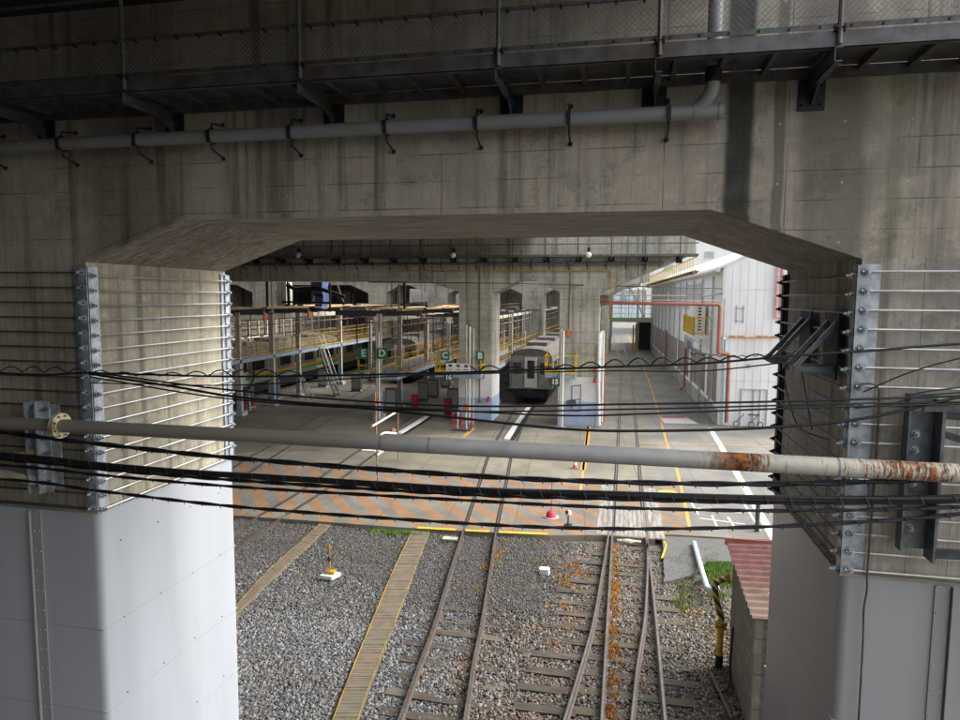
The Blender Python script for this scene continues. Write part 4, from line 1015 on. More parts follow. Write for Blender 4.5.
# machinery hung high in the depot
t = root('overhead_machine', 'blue and black machine hanging high on the left of the depot', 'machine', (-20, 46, 6.5))
MB().box(*PY(311,296,45), *(PY(322,282,45)+Vector((0,1,0)))).build('upper_cabinet', m_blueb, t)
MB().box(*PY(315,302,45), *(PY(323,294,45)+Vector((0,1,0)))).build('cabinet', m_blueb, t)
MB().box(*PY(315,309,45), *(PY(322,304,45)+Vector((0,1,0)))).build('lower_cabinet', m_blueb, t)
MB().box(*PY(297,304,45.5), *(PY(311,292,45.5)+Vector((0,1.5,0)))).build('housing', m_blk, t)
b = MB(); b.tube(dense([PY(287,285,45), PY(296,289,45), PY(306,288,45), PY(320,289,45), PY(333,293,45), PY(345,297,45)], 5), .14, 8); b.tube([PY(288,283,45), PY(289,308,45)], .12, 8); b.tube([PY(282,302,44.5), PY(345,303,44.5)], .08, 6)
b.tube(dense([PY(282,311,45), PY(287,306,45), PY(294,311,45), PY(300,306,45), PY(307,311,45)], 5), .16, 8); b.tube([PY(330,283,44),PY(330,312,44)], .08, 6); b.tube([PY(337,285,46),PY(344,305,46)], .1, 6); b.build('pipework', m_blk, t, True)
t = root('ventilation_duct', 'pale grey ducts hanging beside the blue machine', 'duct', (-21, 48, 6.5)); MB().box(*PY(277,307,48), *(PY(286,282,48)+Vector((0,1,0)))).build('riser', m_far, t); MB().box(*PY(301,311,50), *(PY(311,300,50)+Vector((0,1,0)))).build('box', m_dgs, t)
# hanging rods / drop posts from the roof
for k, (u, vb, Y, mt) in enumerate(((267.5,312,40,m_blk),(272.5,316,40,m_cream),(399,322,42,m_cream),(404.5,316,42,m_blk),(392,320,43,m_brn),(288,300,46,m_blk),(422,300,50,m_dgs))):
    p = PY(u, vb, Y); r_ = (.10, .08, .07, .10, .04, .06, .04)[k]
    lab = ('thick black hanger post left of a cream one near the leftmost walkway','cream hanger post beside the black one near the leftmost walkway','cream hanger post above the middle walkway','thick black hanger post above the middle walkway','thin brown hanger rod above the middle walkway','black hanger post in front of the pale duct','thin steel hanger rod near the bright far opening')[k]
    tag(MB().tube([(p.x, Y, p.z), (p.x, Y, 11.1)], r_, 6).build('hanger_post', mt), lab, 'hanger post', 'hanger posts under the deck')

def cabinet_proto():
    t = root('equipment_cabinet', 'grey equipment cabinet standing on the dark depot floor under the walkways', 'cabinet', (-14, 40, 0), 'equipment cabinets under the walkways')
    MB().box(-14.35, 39.8, .08, -13.65, 40.2, 1.35).build('casing', m_dgs, t)
    MB().box(-14.30, 39.78, .2, -13.70, 39.799, 1.25).build('door', m_gbld, t); MB().box(-14.4, 39.75, 0, -13.6, 40.25, .08).build('base', m_far, t); return t
c0 = cabinet_proto()
for (x, y) in ((-19.2, 47), (-12.9, 43.5), (-12.7, 45.2), (-10.2, 41.), (-18.6, 54), (-9.8, 49), (-23, 38.3), (-23.2, 42), (-22.6, 48.5), (-13.2, 50.5)):
    dup(c0, (x, y, 0))
t = root('compressor', 'dark grey machine beside the cabinets under the leftmost walkway', 'machine', (-24, 39, 0))
MB().tube([(-24.6, 38.2, .7), (-22.8, 38.2, .7)], .55, 14).box(-24.6, 37.8, 0, -22.8, 38.7, .25).build('tank', m_dgs, t, True); MB().box(-24.2, 37.9, 1.2, -23.3, 38.6, 1.9).build('motor', m_gbld, t); MB().tube([(-23, 38.1, .9), (-22.4, 38, 1.9), (-22.2, 38, 3.1)], .05, 6).build('hose', m_blk, t, True)
for k, (x, y) in enumerate(((-12.2, 39.2), (-20.0, 52.0), (-9.9, 38.4))):
    lab = ('red fire extinguisher cabinet beside the middle walkway post', 'red cabinet deep under the leftmost walkway', 'red cabinet beside the left painted column')[k]
    t = root('fire_cabinet', lab, 'cabinet', (x, y, 0)); MB().box(x-.2, y-.15, .1, x+.2, y+.15, 1.1).build('casing', M('dark_red_paint', (.25, .02, .02), .5), t); MB().box(x-.15, y-.165, .5, x+.15, y-.151, 1.0).build('door', m_red, t)
m_tube = bpy.data.materials.new('lit_fluorescent'); m_tube.use_nodes = True
_b = m_tube.node_tree.nodes['Principled BSDF']; _b.inputs['Emission Color'].default_value = (1, .98, .93, 1); _b.inputs['Emission Strength'].default_value = 1.2
for k in range(4):
    t = root('fluorescent_lamp', ('first lit strip lamp behind the leftmost yellow railing', 'second lit strip lamp from the left behind the yellow railing', 'third lit strip lamp from the left behind the yellow railing', 'fourth lit strip lamp, rightmost behind the yellow railing')[k], 'lamp', (-23.9, 36+k*2., 4.35), 'strip lamps by the leftmost walkway')
    MB().box(-24.0, 36+k*2., 4.36, -23.8, 37.5+k*2., 4.42).build('housing', m_wpt, t); MB().tube([(-23.9, 36.05+k*2, 4.33), (-23.9, 37.45+k*2, 4.33)], .035, 6).build('tube', m_tube, t)
tag(dup(c0, (-60, 60, 0)), None) if False else None
# ================================================================== trains
def train(x, y0, L, label, face=True, stripes=False, z0=.0):
    t = root('railway_carriage', label, 'train', (x, y0+L/2, 0))
    hw = 1.42; zb, zt = 1.05, 3.35
    sec = [(-hw, zb), (hw, zb), (hw, 2.9), (hw-.05, 3.25), (hw-.25, 3.52), (hw-.7, 3.68), (0, 3.74), (-hw+.7, 3.68), (-hw+.25, 3.52), (-hw+.05, 3.25), (-hw, 2.9)]
    MB().prism([(x+a, y0, h) for a, h in sec[:4]+sec[9:]], (0, L, 0)).build('body', m_stain, t)
    MB().prism([(x+a, y0+.02, h) for a, h in sec[3:10]], (0, L-.04, 0)).build('roof', m_troof, t)
    b = MB(); b.box(x-1.1, y0+.3, .35, x+1.1, y0+L-.3, 1.04); b.build('underframe', m_blk, t)
    y = y0+2
    b = MB()
    for yy in (y0+1.6, y0+3.7, y0+L-3.7, y0+L-1.6):
        for sx in (-.53, .53): b.tube([(x+sx-.06, yy, .43), (x+sx+.06, yy, .43)], .43, 16).cut()
    b.build('wheel', m_dgs, t)
    if face:
        yf = y0-.02
        MB().box(x-.42, yf-.05, 1.15, x+.42, yf, 3.15).build('end_door', m_wpt, t)
        MB().box(x-.24, yf-.07, 1.75, x+.24, yf-.051, 2.95).build('door_window', m_glass, t)
        b = MB()
        for s in (-1, 1): b.box(x+s*.62, yf-.02, 2.05, x+s*1.2, yf+.0, 2.8).cut()
        b.build('end_window', m_glass, t)
        b = MB(); b.box(x-.16, yf-.45, .75, x+.16, yf+.1, 1.0); b.box(x-.9, yf-.06, .5, x+.9, yf+.02, .95); b.build('coupler', m_blk, t)
        b = MB()
        for s in (-1, 1): b.tube([(x+s*.48, yf-.09, 1.3), (x+s*.48, yf-.09, 3.0)], .025, 5); b.tube([(x+s*1.3, yf-.06, 1.2), (x+s*1.3, yf-.06, 2.9)], .03, 5)
        b.build('grab_rail', m_dgs, t)
    for s in (-1, 1):
        b = MB(); d = MB(); y = y0+1.2
        while y < y0+L-1.5:
            b.box(x+s*hw, y, 1.95, x+s*(hw+.012), y+1.6, 2.8).cut(); d.box(x+s*hw, y+2.1, 1.15, x+s*(hw+.01), y+3.3, 3.0).cut()
            b.box(x+s*(hw+.011), y+2.25, 1.95, x+s*(hw+.02), y+2.6, 2.8).cut(); b.box(x+s*(hw+.011), y+2.8, 1.95, x+s*(hw+.02), y+3.15, 2.8).cut(); y += 3.9
        b.build('window', m_glass, t); d.build('door', m_cream, t)
        if stripes:
            MB().box(x+s*(hw+.013), y0+.1, 1.55, x+s*(hw+.026), y0+L-.1, 1.72).build('orange_stripe', m_tor, t)
            MB().box(x+s*(hw+.013), y0+.1, 1.36, x+s*(hw+.026), y0+L-.1, 1.545).build('green_stripe', m_tgr, t)
            MB().box(x+s*(hw+.013), y0+.1, 3.0, x+s*(hw+.026), y0+L-.1, 3.12).build('upper_stripe', m_tor, t)
    b = MB(); 
    for k in range(3): b.box(x-.7, y0+3+k*6, 3.70, x+.7, y0+5.6+k*6, 3.95).cut()
    b.build('roof_unit', m_troof, t)
    return t
train(-5.65, 43.9, 19.5, 'grey carriage end with pale centre door in bay fifteen')
train(-5.65, 64.2, 19.5, 'carriage coupled behind the grey carriage in bay fifteen', face=False)
train(-26.0, 36.5, 19.5, 'nearer orange and green striped carriage behind the leftmost walkway', stripes=True)
train(-26.0, 56.6, 19.5, 'farther orange and green striped carriage behind the leftmost walkway', stripes=True)
train(-17.5, 52., 19.5, 'orange and green striped carriage between the leftmost and middle walkways', stripes=True)
# inspection pit lights in bay 15 and bay 16
for (pts, lab) in (((506.5,440),(516,425),(530,406)), 'white strip edging between the rails in front of the grey train'), (((399,434),(414,425),(428,416)), 'pale strip along the rail in front of bay sixteen'):
    P = g2(pts); b = MB(); strip(P, .28, .012, '', None, b)
    o = MB()
    for i in range(len(P)-1): o.bar(P[i]+Vector((0, 0, .03)), P[i+1]+Vector((0, 0, .03)), .26, .06)
    tag(o.build('pit_edging', m_wpt), lab, 'pit edging')
    d = MB(); strip([p+Vector((.28, 0, 0)) for p in P], .22, .004, '', None, d); struct(d.build('pit', m_black))

# ================================================================== RIGHT-HAND BUILDING
def fx(Y): return 5.55-(Y-39.3)*.0237
rb = root('depot_building', 'long white gabled depot building on the right with grey lower windows along the road', 'building', (9, 65, 0))
gp = [(5.56,0),(11.5,0),(11.5,8.8),(8.6,10.3),(5.56,8.85)]
ye = 96.; d = Vector((fx(ye)-fx(39.3), ye-39.3, 0))
MB().prism([(x, 39.3, z) for x, z in gp], d).build('wall', m_wbld, rb)
MB().prism([(5.3,39.2,8.72),(8.6,39.2,10.36),(11.8,39.2,8.8),(11.8,39.2,8.92),(8.6,39.2,10.50),(5.3,39.2,8.86)], d).build('roof', m_wbld, rb)
b = MB(); x = 5.65
while x < 11.4: b.box(x, 39.285, .1, x+.012, 39.298, 8.6+min(1, (x-5.5)*.4)).cut(); x += .42
b.box(5.56, 39.28, 7.6, 11.5, 39.298, 7.63); b.box(5.56, 39.28, 2.55, 11.5, 39.298, 2.58); b.build('panel_joint', M('panel_joint_grey', (.64, .64, .64), .7), rb)
def side_box(ya, yb, za, zb, out, name, mat, parent):
    b = MB(); b.prism([(fx(ya)-out, ya, za), (fx(ya)+.05, ya, za), (fx(ya)+.05, ya, zb), (fx(ya)-out, ya, zb)], (fx(yb)-fx(ya), yb-ya, 0)); return b.build(name, mat, parent)
side_box(39.35, 95, .9, 3.9, .015, 'lower_panel', m_wbld, rb)
side_box(39.35, 95, 0, .9, .05, 'plinth', m_far, rb)
side_box(39.35, 60, 4.1, 5.3, .03, 'grey_fascia', m_wbld, rb)
y = 39.9
while y < 92:
    w = side_box(y, y+1.5, 1.15, 3.6, .03, 'window', m_brn, rb)
    b = MB()
    for k in range(5): yy = y+.05+k*.35; b.box(fx(yy)-.05, yy, 1.15, fx(yy)-.031, yy+.05, 3.6)
    b.build('glazing_bar', m_cream, w)
    y += 1.9 if int(y*3) % 5 else 2.6
y = 42.
while y < 93:
    b = MB(); b.bar((fx(y)-.09, y, 0), (fx(y)-.09, y, 8.4), .10, .12); b.build('pilaster', m_galv, rb); y += 4.3
w = side_box(47, 94, 6.2, 8.2, .025, 'upper_window', m_gbld, rb); b = MB(); y = 47
while y < 94: b.box(fx(y)-.06, y, 6.2, fx(y)-.026, y+.07, 8.2).cut(); y += .85
for z in (6.2, 6.85, 7.5, 8.1): b.prism([(fx(47)-.065, 47, z), (fx(47)-.028, 47, z), (fx(47)-.028, 47, z+.06), (fx(47)-.065, 47, z+.06)], (fx(94)-fx(47), 47, 0))
b.build('glazing_bar', m_wpt, w)
b = MB(); p1 = (fx(39.3)-.25, 39.3, 8.7); p2 = (fx(95)-.25, 95, 8.7); b.tube([p1, p2], .12, 8); b.build('gutter', m_wpt, rb, True)
b = MB(); b.box(6.3, 39.26, 5.75, 6.36, 39.29, 6.75); b.box(6.66, 39.26, 5.75, 6.72, 39.29, 6.75); b.box(6.3, 39.26, 6.55, 6.72, 39.29, 6.6); b.box(6.3, 39.26, 5.85, 6.72, 39.29, 5.9); b.build('wall_hooks', m_gbld, rb)
b = MB(); b.box(6.75, 39.2, .1, 6.78, 39.29, 2.1); b.box(8.1, 39.2, .1, 8.13, 39.29, 2.1); b.box(6.75, 39.2, 2.08, 8.1, 39.29, 2.11); b.box(7.4, 39.2, .1, 7.43, 39.29, 2.1); b.box(7.75, 39.2, .1, 7.78, 39.29, 2.1); b.build('door_outline', m_gbld, rb)
MB().box(7.0, 39.22, 3.3, 7.16, 39.29, 3.5).build('vent', m_gbld, rb)
# eaves walkway, yellow
t = root('eaves_walkway', 'yellow railed walkway along the eaves of the white building', 'walkway', (5, 60, 9))
def yl_(z, dy=0): return [(fx(38.8)-.55, 38.8+9, z), (fx(104)-.55, 104, z)]
b = MB()
for z, w in ((9.0, .10), (9.9, .09)): b.bar(*yl_(z), .06, w)
y = 48
while y < 104: b.bar((fx(y)-.55, y, 9.0), (fx(y)-.55, y, 9.9), .05, .05); y += 1.5
b.build('railing', m_yel, t)
b = MB(); y = 48
while y < 104: b.bar((fx(y)-.6, y, 8.95), (fx(y)+.05, y, 8.6), .05, .06).cut(); y += 1.5
b.build('bracket', m_yeld, t); b = MB(); b.bar((fx(48)-.3, 48, 8.97), (fx(104)-.3, 104, 8.97), .5, .04); b.build('floor', m_cream, t)
# balcony with air conditioning units
t = root('balcony', 'small yellow railed balcony holding white cabinets on the side of the white building', 'balcony', (4.9, 45, 4.9))
b = MB(); b.box(fx(45)-1.0, 42.2, 4.65, fx(45)-.02, 48.5, 4.85); b.build('floor', m_wpt, t)
b = MB(); xx = fx(45)-1.0
for z in (5.0, 5.95): b.bar((xx, 42.2, z), (xx, 48.5, z), .05, .06); b.bar((xx, 42.2, z), (xx+.95, 42.2, z), .05, .06)
y = 42.2
while y < 48.6: b.bar((xx, y, 4.85), (xx, y, 5.95), .04, .04); y += .45
for k in range(4): b.bar((xx+.24*k, 42.2, 4.85), (xx+.24*k, 42.2, 5.95), .04, .04)
b.build('railing', m_yel, t); MB().box(xx-.05, 48.4, 4.85, xx+.2, 48.7, 6.0).build('end_panel', m_orange, t)
b = MB()
for y in (42.5, 45.2, 48.2): b.bar((xx, y, 4.6), (fx(45)-.03, y, 4.1), .05, .05)
for k in range(8): b.bar((xx+.1*(k % 2), 42.3+k*.78, 4.62), (xx+.1*((k+1) % 2), 43.0+k*.75, 4.42), .04, .04)
b.build('truss', m_wpt, t)
c = root('air_conditioner', 'tall white cabinet standing on the yellow railed balcony', 'cabinet', (fx(45)-.5, 45.5, 4.85)); MB().box(fx(45)-.85, 44.0, 4.86, fx(45)-.15, 46.6, 6.85).build('casing', m_wbld, c)
b = MB()
for k in range(9): b.box(fx(45)-.60, 43.985, 5.1+k*.19, fx(45)-.40, 43.998, 5.2+k*.19).cut()
b.build('vent_slot', m_blk, c)
b = MB()
for y in (44.6, 46.): b.box(fx(45)-.862, y-.4, 5.0, fx(45)-.852, y+.4, 5.25)
b.build('louvre', m_blk, c)
# red pipe bridge
t = root('pipe_bridge', 'brick red pipe crossing above the road and dropping down the corner of the white building', 'pipe', (2, 38.6, 6.8))
b = MB(); b.tube([(-1.2, 38.6, 6.83), (5.25, 38.6, 6.78), (5.36, 38.6, 6.7), (5.36, 38.6, 4.15)], .105, 10); b.build('main_pipe', m_brred, t, True)
b = MB(); b.tube([(5.36, 38.7, 4.15), (5.95, 39.1, 4.05), (6.0, 39.15, 3.95), (6.02, 39.15, .2)], .10, 10); b.build('drop_pipe', m_brred, t, True)
b = MB(); b.tube([(-1.2, 38.6, 6.99), (5.3, 38.6, 6.99)], .03, 6); b.tube([(-1.2, 38.6, 7.25), (3.6, 38.6, 7.25)], .03, 5); b.tube([(5.5,38.7,7.1),(5.62,38.7,7.1),(5.62,38.9,3.8)], .035, 6)
for x in (-1, .2, 1.4, 2.6): b.tube([(x, 38.6, 6.95), (x, 38.6, 7.4)], .03, 5)
b.build('small_pipe', m_cream, t, True)
b = MB(); b.bar((-1.3, 38.6, 6.6), (-.4, 38.6, 6.85), .08, .08); b.bar((-1.2, 38.6, 7.2), (-.6, 38.6, 6.85), .08, .08); b.box(-1.2, 38.4, 6.9, -.6, 38.8, 7.25); b.build('support', m_brn, t)
tag(MB().tube([(5.55, 38.9, 4.9), (5.75, 39.0, 4.9), (5.8, 39.1, 4.8), (5.83, 39.15, .1)], .09, 8).build('downpipe', m_skyb, smooth=True), 'pale blue downpipe at the corner of the white building', 'downpipe')
tag(MB().tube([(5.6, 39.15, 5.0), (8.6, 39.15, 5.05)], .07, 8).build('wall_pipe', M('rusty_cream_pipe', (.55, .35, .22), .6, var=.4, scale=6., dirt=(.35, .13, .05), dirtamt=.8), smooth=True), 'rust stained horizontal pipe on the white gable wall', 'pipe')
tag(MB().tube([(8.35, 39.15, 9.), (8.35, 39.15, 6.1), (8.7, 39.15, 6.1)], .09, 6).tube([(8.6, 39.2, 9.), (8.6, 39.2, 6.3)], .07, 6).build('wall_pipe', M('pink_pipe', (.6, .35, .35), .6), smooth=True), 'pink pipes running up the gable wall beside the pillar', 'pipe')
tag(MB().tube([(4.35, 38.2, 7.2), (5.5, 38.9, 7.4), (5.5, 39.0, 7.35)], .04, 6).tube([(-14,36.2,7.9),(-6,36.2,7.86),(5.5, 39.1, 7.65)], .03, 5).build('overhead_wire', m_dgs), 'thin service wire strung from the far beam to the white building', 'wire')
for (y, m_, lab) in ((54., m_brred, 'red downpipe nearer on the road side of the white building'), (70., m_brred, 'red downpipe farther along the road side of the white building')):
    tag(MB().tube([(fx(y)-.15, y, 3.9), (fx(y)-.15, y, .3), (fx(y)-.45, y-.2, .05)], .08, 8).build('downpipe', m_, smooth=True), lab, 'downpipe')
tag(MB().box(fx(52)-.35, 51.5, 3.4, fx(52)-.02, 52.7, 4.2).build('utility_box', m_bluegrey), 'blue grey box mounted below the balcony', 'utility box')
# things standing on the forecourt by the gable
t = root('bicycle_rack', 'small dark rack with wheels parked at the foot of the white gable wall', 'rack', (7.2, 38.9, 0))
b = MB()
for x in (6.5, 7.3, 7.75):
    b.tube([(x+.15*math.cos(a), 38.9, .18+.15*math.sin(a)) for a in [2*PI*k/12 for k in range(13)]], .03, 5, False)
b.bar((6.5, 38.9, .3), (6.9, 38.9, .75), .04, .04); b.bar((7.3, 38.9, .3), (7.6, 38.9, .7), .04, .04); b.bar((7.1,38.9,.72),(7.7,38.9,.72),.04,.08); b.build('frame', m_dgs, t)
# ---- footbridge far up the road
t = root('footbridge', 'pale green steel footbridge with white railings across the far end of the road', 'footbridge', (1.6, 92, 0))
b = MB(); b.box(-1.9, 91.7, 3.9, 5.1, 94, 4.5); b.build('deck', m_palegrn, t)
b = MB()
for x in (-1.6, 4.7): b.box(x-.13, 91.8, 0, x+.13, 92.1, 3.9)
b.build('leg', m_palegrn, t)
b = MB()
for z in (5.0, 5.8, 6.6): b.bar((-1.9, 91.8, z), (5, 91.8, z), .06, .07)
x = -1.8
while x < 5: b.bar((x, 91.8, 4.5), (x, 91.8, 6.6), .06, .06); x += .85
for x in (.2, 1.2, 2.3, 3.2): b.bar((x, 92.5, 4.5), (x, 92.5, 8.8), .12, .12)
b.bar((1.2, 92.5, 8.6), (3.2, 92.5, 4.6), .12, .2); b.bar((.2, 92.5, 7.8), (3.4, 92.5, 7.8), .1, .1); b.bar((.2, 92.5, 8.8), (3.4, 92.5, 8.8), .08, .08)
b.build('railing', m_wpt, t)
b = MB(); b.bar((2.4, 93, 4.5), (2.4, 93, 8.4), .2, .2); b.bar((3.0, 93, 4.5), (3.0, 93, 9.2), .15, .15); b.build('yellow_post', m_yel, t)
t = root('shed', 'dark open shed under the right end of the far footbridge', 'shed', (4, 97, 0)); MB().box(2.7, 95, -.05, 4.8, 110, 3.8).build('wall', m_blk, t); MB().box(2.4, 94.5, 3.8, 4.9, 110, 3.95).build('roof', m_bluegrey, t)
b = MB(); b.box(2.15, 94, 0, 2.35, 94.2, 3.6); b.box(1.8, 94, 0, 2.0, 94.2, 3.4); tag(b.build('yellow_gate_post', m_yel), 'yellow gate posts beside the dark shed', 'gate post')
# fence / wall on left of the road beyond col A
t = root('yard_wall', 'low white wall along the left side of the road beyond the right column', 'wall', (-1.9, 65, 0)); MB().box(-1.55, 40, 0, -1.35, 90, 4.0).build('panel', m_wbld, t)
MB().box(-1.6, 40, 4.0, -1.3, 90, 4.1).build('coping', m_gbld, t)
# far buildings
t = root('factory_building', 'pale blue factory building behind the far footbridge', 'building', (2, 220, 0)); MB().box(-14, 215, 0, 12, 235, 9.6).build('wall', M('pale_blue_wall', (.50, .58, .64), .7, var=.05), t); b = MB()
for k in range(6): b.box(-12+k*4, 214.95, 5.6, -9.8+k*4, 214.99, 8.0).cut()
b.build('window', m_bluegrey, t); MB().box(-14.5, 214, 9.6, 12.5, 235.5, 13).build('roof', m_wbld, t)
t = root('warehouse_building', 'large plain white warehouse with paired small windows behind the depot building', 'building', (30, 140, 0)); MB().box(6.2, 135, 0, 80, 165, 26).build('wall', m_wbld, t)
for (u, v) in ((668.5, 267.5), (709.5, 254.5)):
    for k in range(2):
        p = PY(u-2.6+k*5, v, 134.9); w = MB().box(p.x-.42, 134.9, p.z-.55, p.x+.42, 134.99, p.z+.55).build('window', m_gbld, t); MB().box(p.x-.5, 134.86, p.z-.65, p.x+.5, 134.9, p.z-.56).build('sill', m_wpt, w)
t = root('hillside_trees', 'x', 'x', (0, 0, 0)); bpy.data.objects.remove(t)

# ================================================================== HUT on the right
hut = root('block_hut', 'small concrete block hut with rusty red corrugated roof tucked behind the right pillar', 'hut', (3.4, 12.3, -.15))
b = MB(); xa, xb, ya, yb = 2.30, 4.9, 11.12, 13.45
b.prism([(xa, ya, -.3), (xb, ya, -.3), (xb, yb, -.3), (xa, yb, -.3)], (0, 0, 2.22)); b.build('wall', m_block, hut)
MB().box(xa-.012, ya-.012, -.3, xa+.10, ya+.10, 1.93).build('corner_pier', m_far, hut)
b = MB(); N = 150; ya2, yb2 = 11.05, 13.85; xl_, xr_ = 2.22, 5.1
for i in range(N+1):
    y = ya2+(yb2-ya2)*i/N; h = 1.97+(y-ya2)*.09+.034*math.sin(2*PI*(y-ya2)/.215)
    b.v += [(xl_, y, h), (xr_, y, h+.12), (xl_, y, h-.012), (xr_, y, h+.108)]
for i in range(N):
    a = 4*i; b.f += [(a, a+1, a+5, a+4), (a+2, a+6, a+7, a+3), (a, a+4, a+6, a+2)]
b.f += [(0, 2, 3, 1), (4*N, 4*N+1, 4*N+3, 4*N+2)]
b.build('roof', m_roofred, hut, True)
MB().box(xl_-.02, yb2, 2.16, xr_, yb2+.03, 2.30).build('fascia', m_brred, hut)
# pipes by the hut
t = root('blue_pipe', 'pale blue pipe lying on the gravel in front of the hut', 'pipe', (2.1, 17, 0))
MB().tube([G(694,543,.0), G(700,565,.05), G(707,588,.1)], .07, 12).build('length', m_skyb, t, True)
MB().tube(dense([G(707,588,.1), G(711,590,.15), G(719,587,.25)], 4), .075, 12).ball(G(707,588,.1), .085, 10, 8).build('elbow', m_skyb, t, True)
def mat_hazard():
    m, nt, bs = newmat('black_yellow_hazard'); x, y, z = sep(nt, pos(nt))
    s = mth(nt, 'ADD', mth(nt, 'ADD', mth(nt, 'MULTIPLY', z, .9), mth(nt, 'MULTIPLY', x, 1.)), mth(nt, 'MULTIPLY', y, .5))
    f = mth(nt, 'GREATER_THAN', mth(nt, 'FRACT', mth(nt, 'ADD', mth(nt, 'DIVIDE', s, .16), 50.)), .45)
    c = mixc(nt, ramp(nt, noise(nt, pos(nt), 9., 5.), .3, .7), (.45, .33, .05), (.62, .50, .12))
    nt.links.new(mixc(nt, f, c, (.04, .045, .05)), bs.inputs['Base Color']); bs.inputs['Roughness'].default_value = .6; return m
m_haz = mat_hazard()
t = root('hazard_pipe', 'yellow and black striped valve pipe standing beside the block hut', 'pipe', (1.98, 13, 0))
yv = 13.3
pp = [PY(u, v, yv) for u, v in ((727,578),(716,583),(715.5,592),(718,605),(721,616),(721,624))]
MB().tube(dense(pp, 5), .06, 12).build('striped_pipe', m_haz, t, True)
b = MB(); p = PY(727.5, 578, yv); b.tube([p-Vector((.01, 0, 0)), p+Vector((.04, 0, 0))], .11, 14); b.build('end_flange', m_yeld, t, True)
p0, p1 = PY(721, 622, yv), PY(719.5, 655, yv)
MB().tube([p0, p1], .06, 12).build('yellow_pipe', m_yel, t, True)
b = MB(); b.tube([p0+Vector((0, 0, .03)), p0-Vector((0, 0, .03))], .12, 12); b.tube([p0-Vector((0, 0, .07)), p0-Vector((0, 0, .12))], .11, 12); b.build('flange', m_yeld, t, True)
MB().tube([p1, Vector((p1.x-.01, p1.y, -.16))], .075, 12).build('base_sleeve', m_blk, t, True)
tag(MB().tube([(1.9, 13.0, -.11), (2.0, 12.2, -.11), (2.08, 11.6, -.12)], .03, 8).build('ground_conduit', m_ylplank, smooth=True), 'thin conduit lying on the gravel along the hut wall', 'conduit')
b = MB()
for dz in (0, .11): b.tube([(2.0, 10.9, -.05+dz), (2.25, 10.95, -.05+dz)], .05, 10); b.ball((2.0, 10.9, -.05+dz), .06)
tag(b.build('pipe_stub', m_skyb, smooth=True), 'pair of blue grey pipe stubs at the near corner of the hut', 'pipe stub')
tag(MB().tube(dense([(2.26, 12.9, .9), (2.22, 12.8, .3), (2.15, 12.5, -.08), (1.9, 12.3, -.1)], 5), .02, 6).build('hut_cable', m_blk), 'black cable drooping down the hut wall', 'cable')
MB_ = MB(); tag(MB_.tube([(2.2,20.2,-.0),(2.2,20.2,.75)],.035,6).box(2.1,20.1,-.05,2.3,20.3,.02).build('bollard', m_dgs), 'slim grey bollard post standing behind the hut roof on the road edge', 'bollard') if False else None
p = G(757, 531); tag(MB().tube([p, p+Vector((0, 0, .9))], .07, 8).ball(p+Vector((0, 0, .9)), .075).build('bollard', m_dgs, smooth=True), 'slim grey bollard on the road above the hut roof', 'bollard')

# ================================================================== small track-side things
t = root('marker_post', 'rusty yellow marker post on a white base in the grey ballast', 'marker post', tuple(G(330, 578, -.1)))
g0 = G(330, 576, -.1); q = MB()
MB().prism([(g0.x-.22, g0.y-.16, -.12), (g0.x+.14, g0.y-.2, -.12), (g0.x+.24, g0.y+.12, -.12), (g0.x-.1, g0.y+.18, -.12)], (0, 0, .09)).build('base', m_wpt, t)
MB().box(g0.x-.1, g0.y-.08, -.03, g0.x+.14, g0.y+.1, .05).build('foot', m_yeld, t)
MB().tube([(g0.x, g0.y, 0), (g0.x-.01, g0.y, .75)], .02, 8).build('rod', m_yeld, t)
MB().ball((g0.x-.01, g0.y-.02, .36), .06, 8, 6, (.8, .8, 1.3)).build('clamp', m_blk, t)
g0 = G(551, 517); t = root('red_marker', 'red domed marker on a pale plate with a thin upright rod on the striped crossing', 'marker', tuple(g0))
MB().tube([g0, g0+Vector((0, 0, .015))], .26, 18).build('plate', m_cream, t); MB().tube([g0+Vector((0, 0, .015)), g0+Vector((0, 0, .16)), g0+Vector((0, 0, .2))], [.17, .14, .09], 14).build('dome', M('pinkish_red', (.5, .03, .07), .5), t, True); MB().tube([g0+Vector((0, 0, .2)), g0+Vector((.02, 0, 1.25))], .013, 6).build('rod', m_red, t)
g0 = G(568, 527); t = root('point_indicator', 'low white and black point indicator next to the red marker', 'point indicator', tuple(g0))
MB().box(g0.x-.12, g0.y-.1, -.02, g0.x+.12, g0.y+.1, .08).build('base', m_blk, t); MB().tube([g0, g0+Vector((0, 0, .55))], .025, 8).build('stem', m_blk, t); MB().ball(g0+Vector((0, -.02, .45)), .10, 12, 8).build('head', m_wpt, t, True); MB().ball(g0+Vector((-.03, -.08, .5)), .06, 8, 6).build('lens', m_blk, t)
g0 = G(544.5, 573, -.1); tag(rprism(g0.x-.13, g0.y-.1, g0.x+.13, g0.y+.1, -.12, .03, .03).build('junction_box', m_wpt), 'small white box sitting alone on the brown ballast', 'junction box')
g0 = G(451, 539, -.08); tag(MB().box(g0.x-.25, g0.y-.12, -.1, g0.x+.2, g0.y+.12, -.05).build('concrete_block', m_far), 'flat pale concrete slab lying between the curved rails', 'slab')
g0 = G(608, 524, -.08); tag(MB().ball((.42, 19.75, -.08), .22, 10, 6, (1, .5, .35)).box(.1, 19.7, -.12, .8, 19.85, -.05).build('stone_pile', m_far), 'pale lump of stone at the end of the crossing planks between the rails', 'stone')
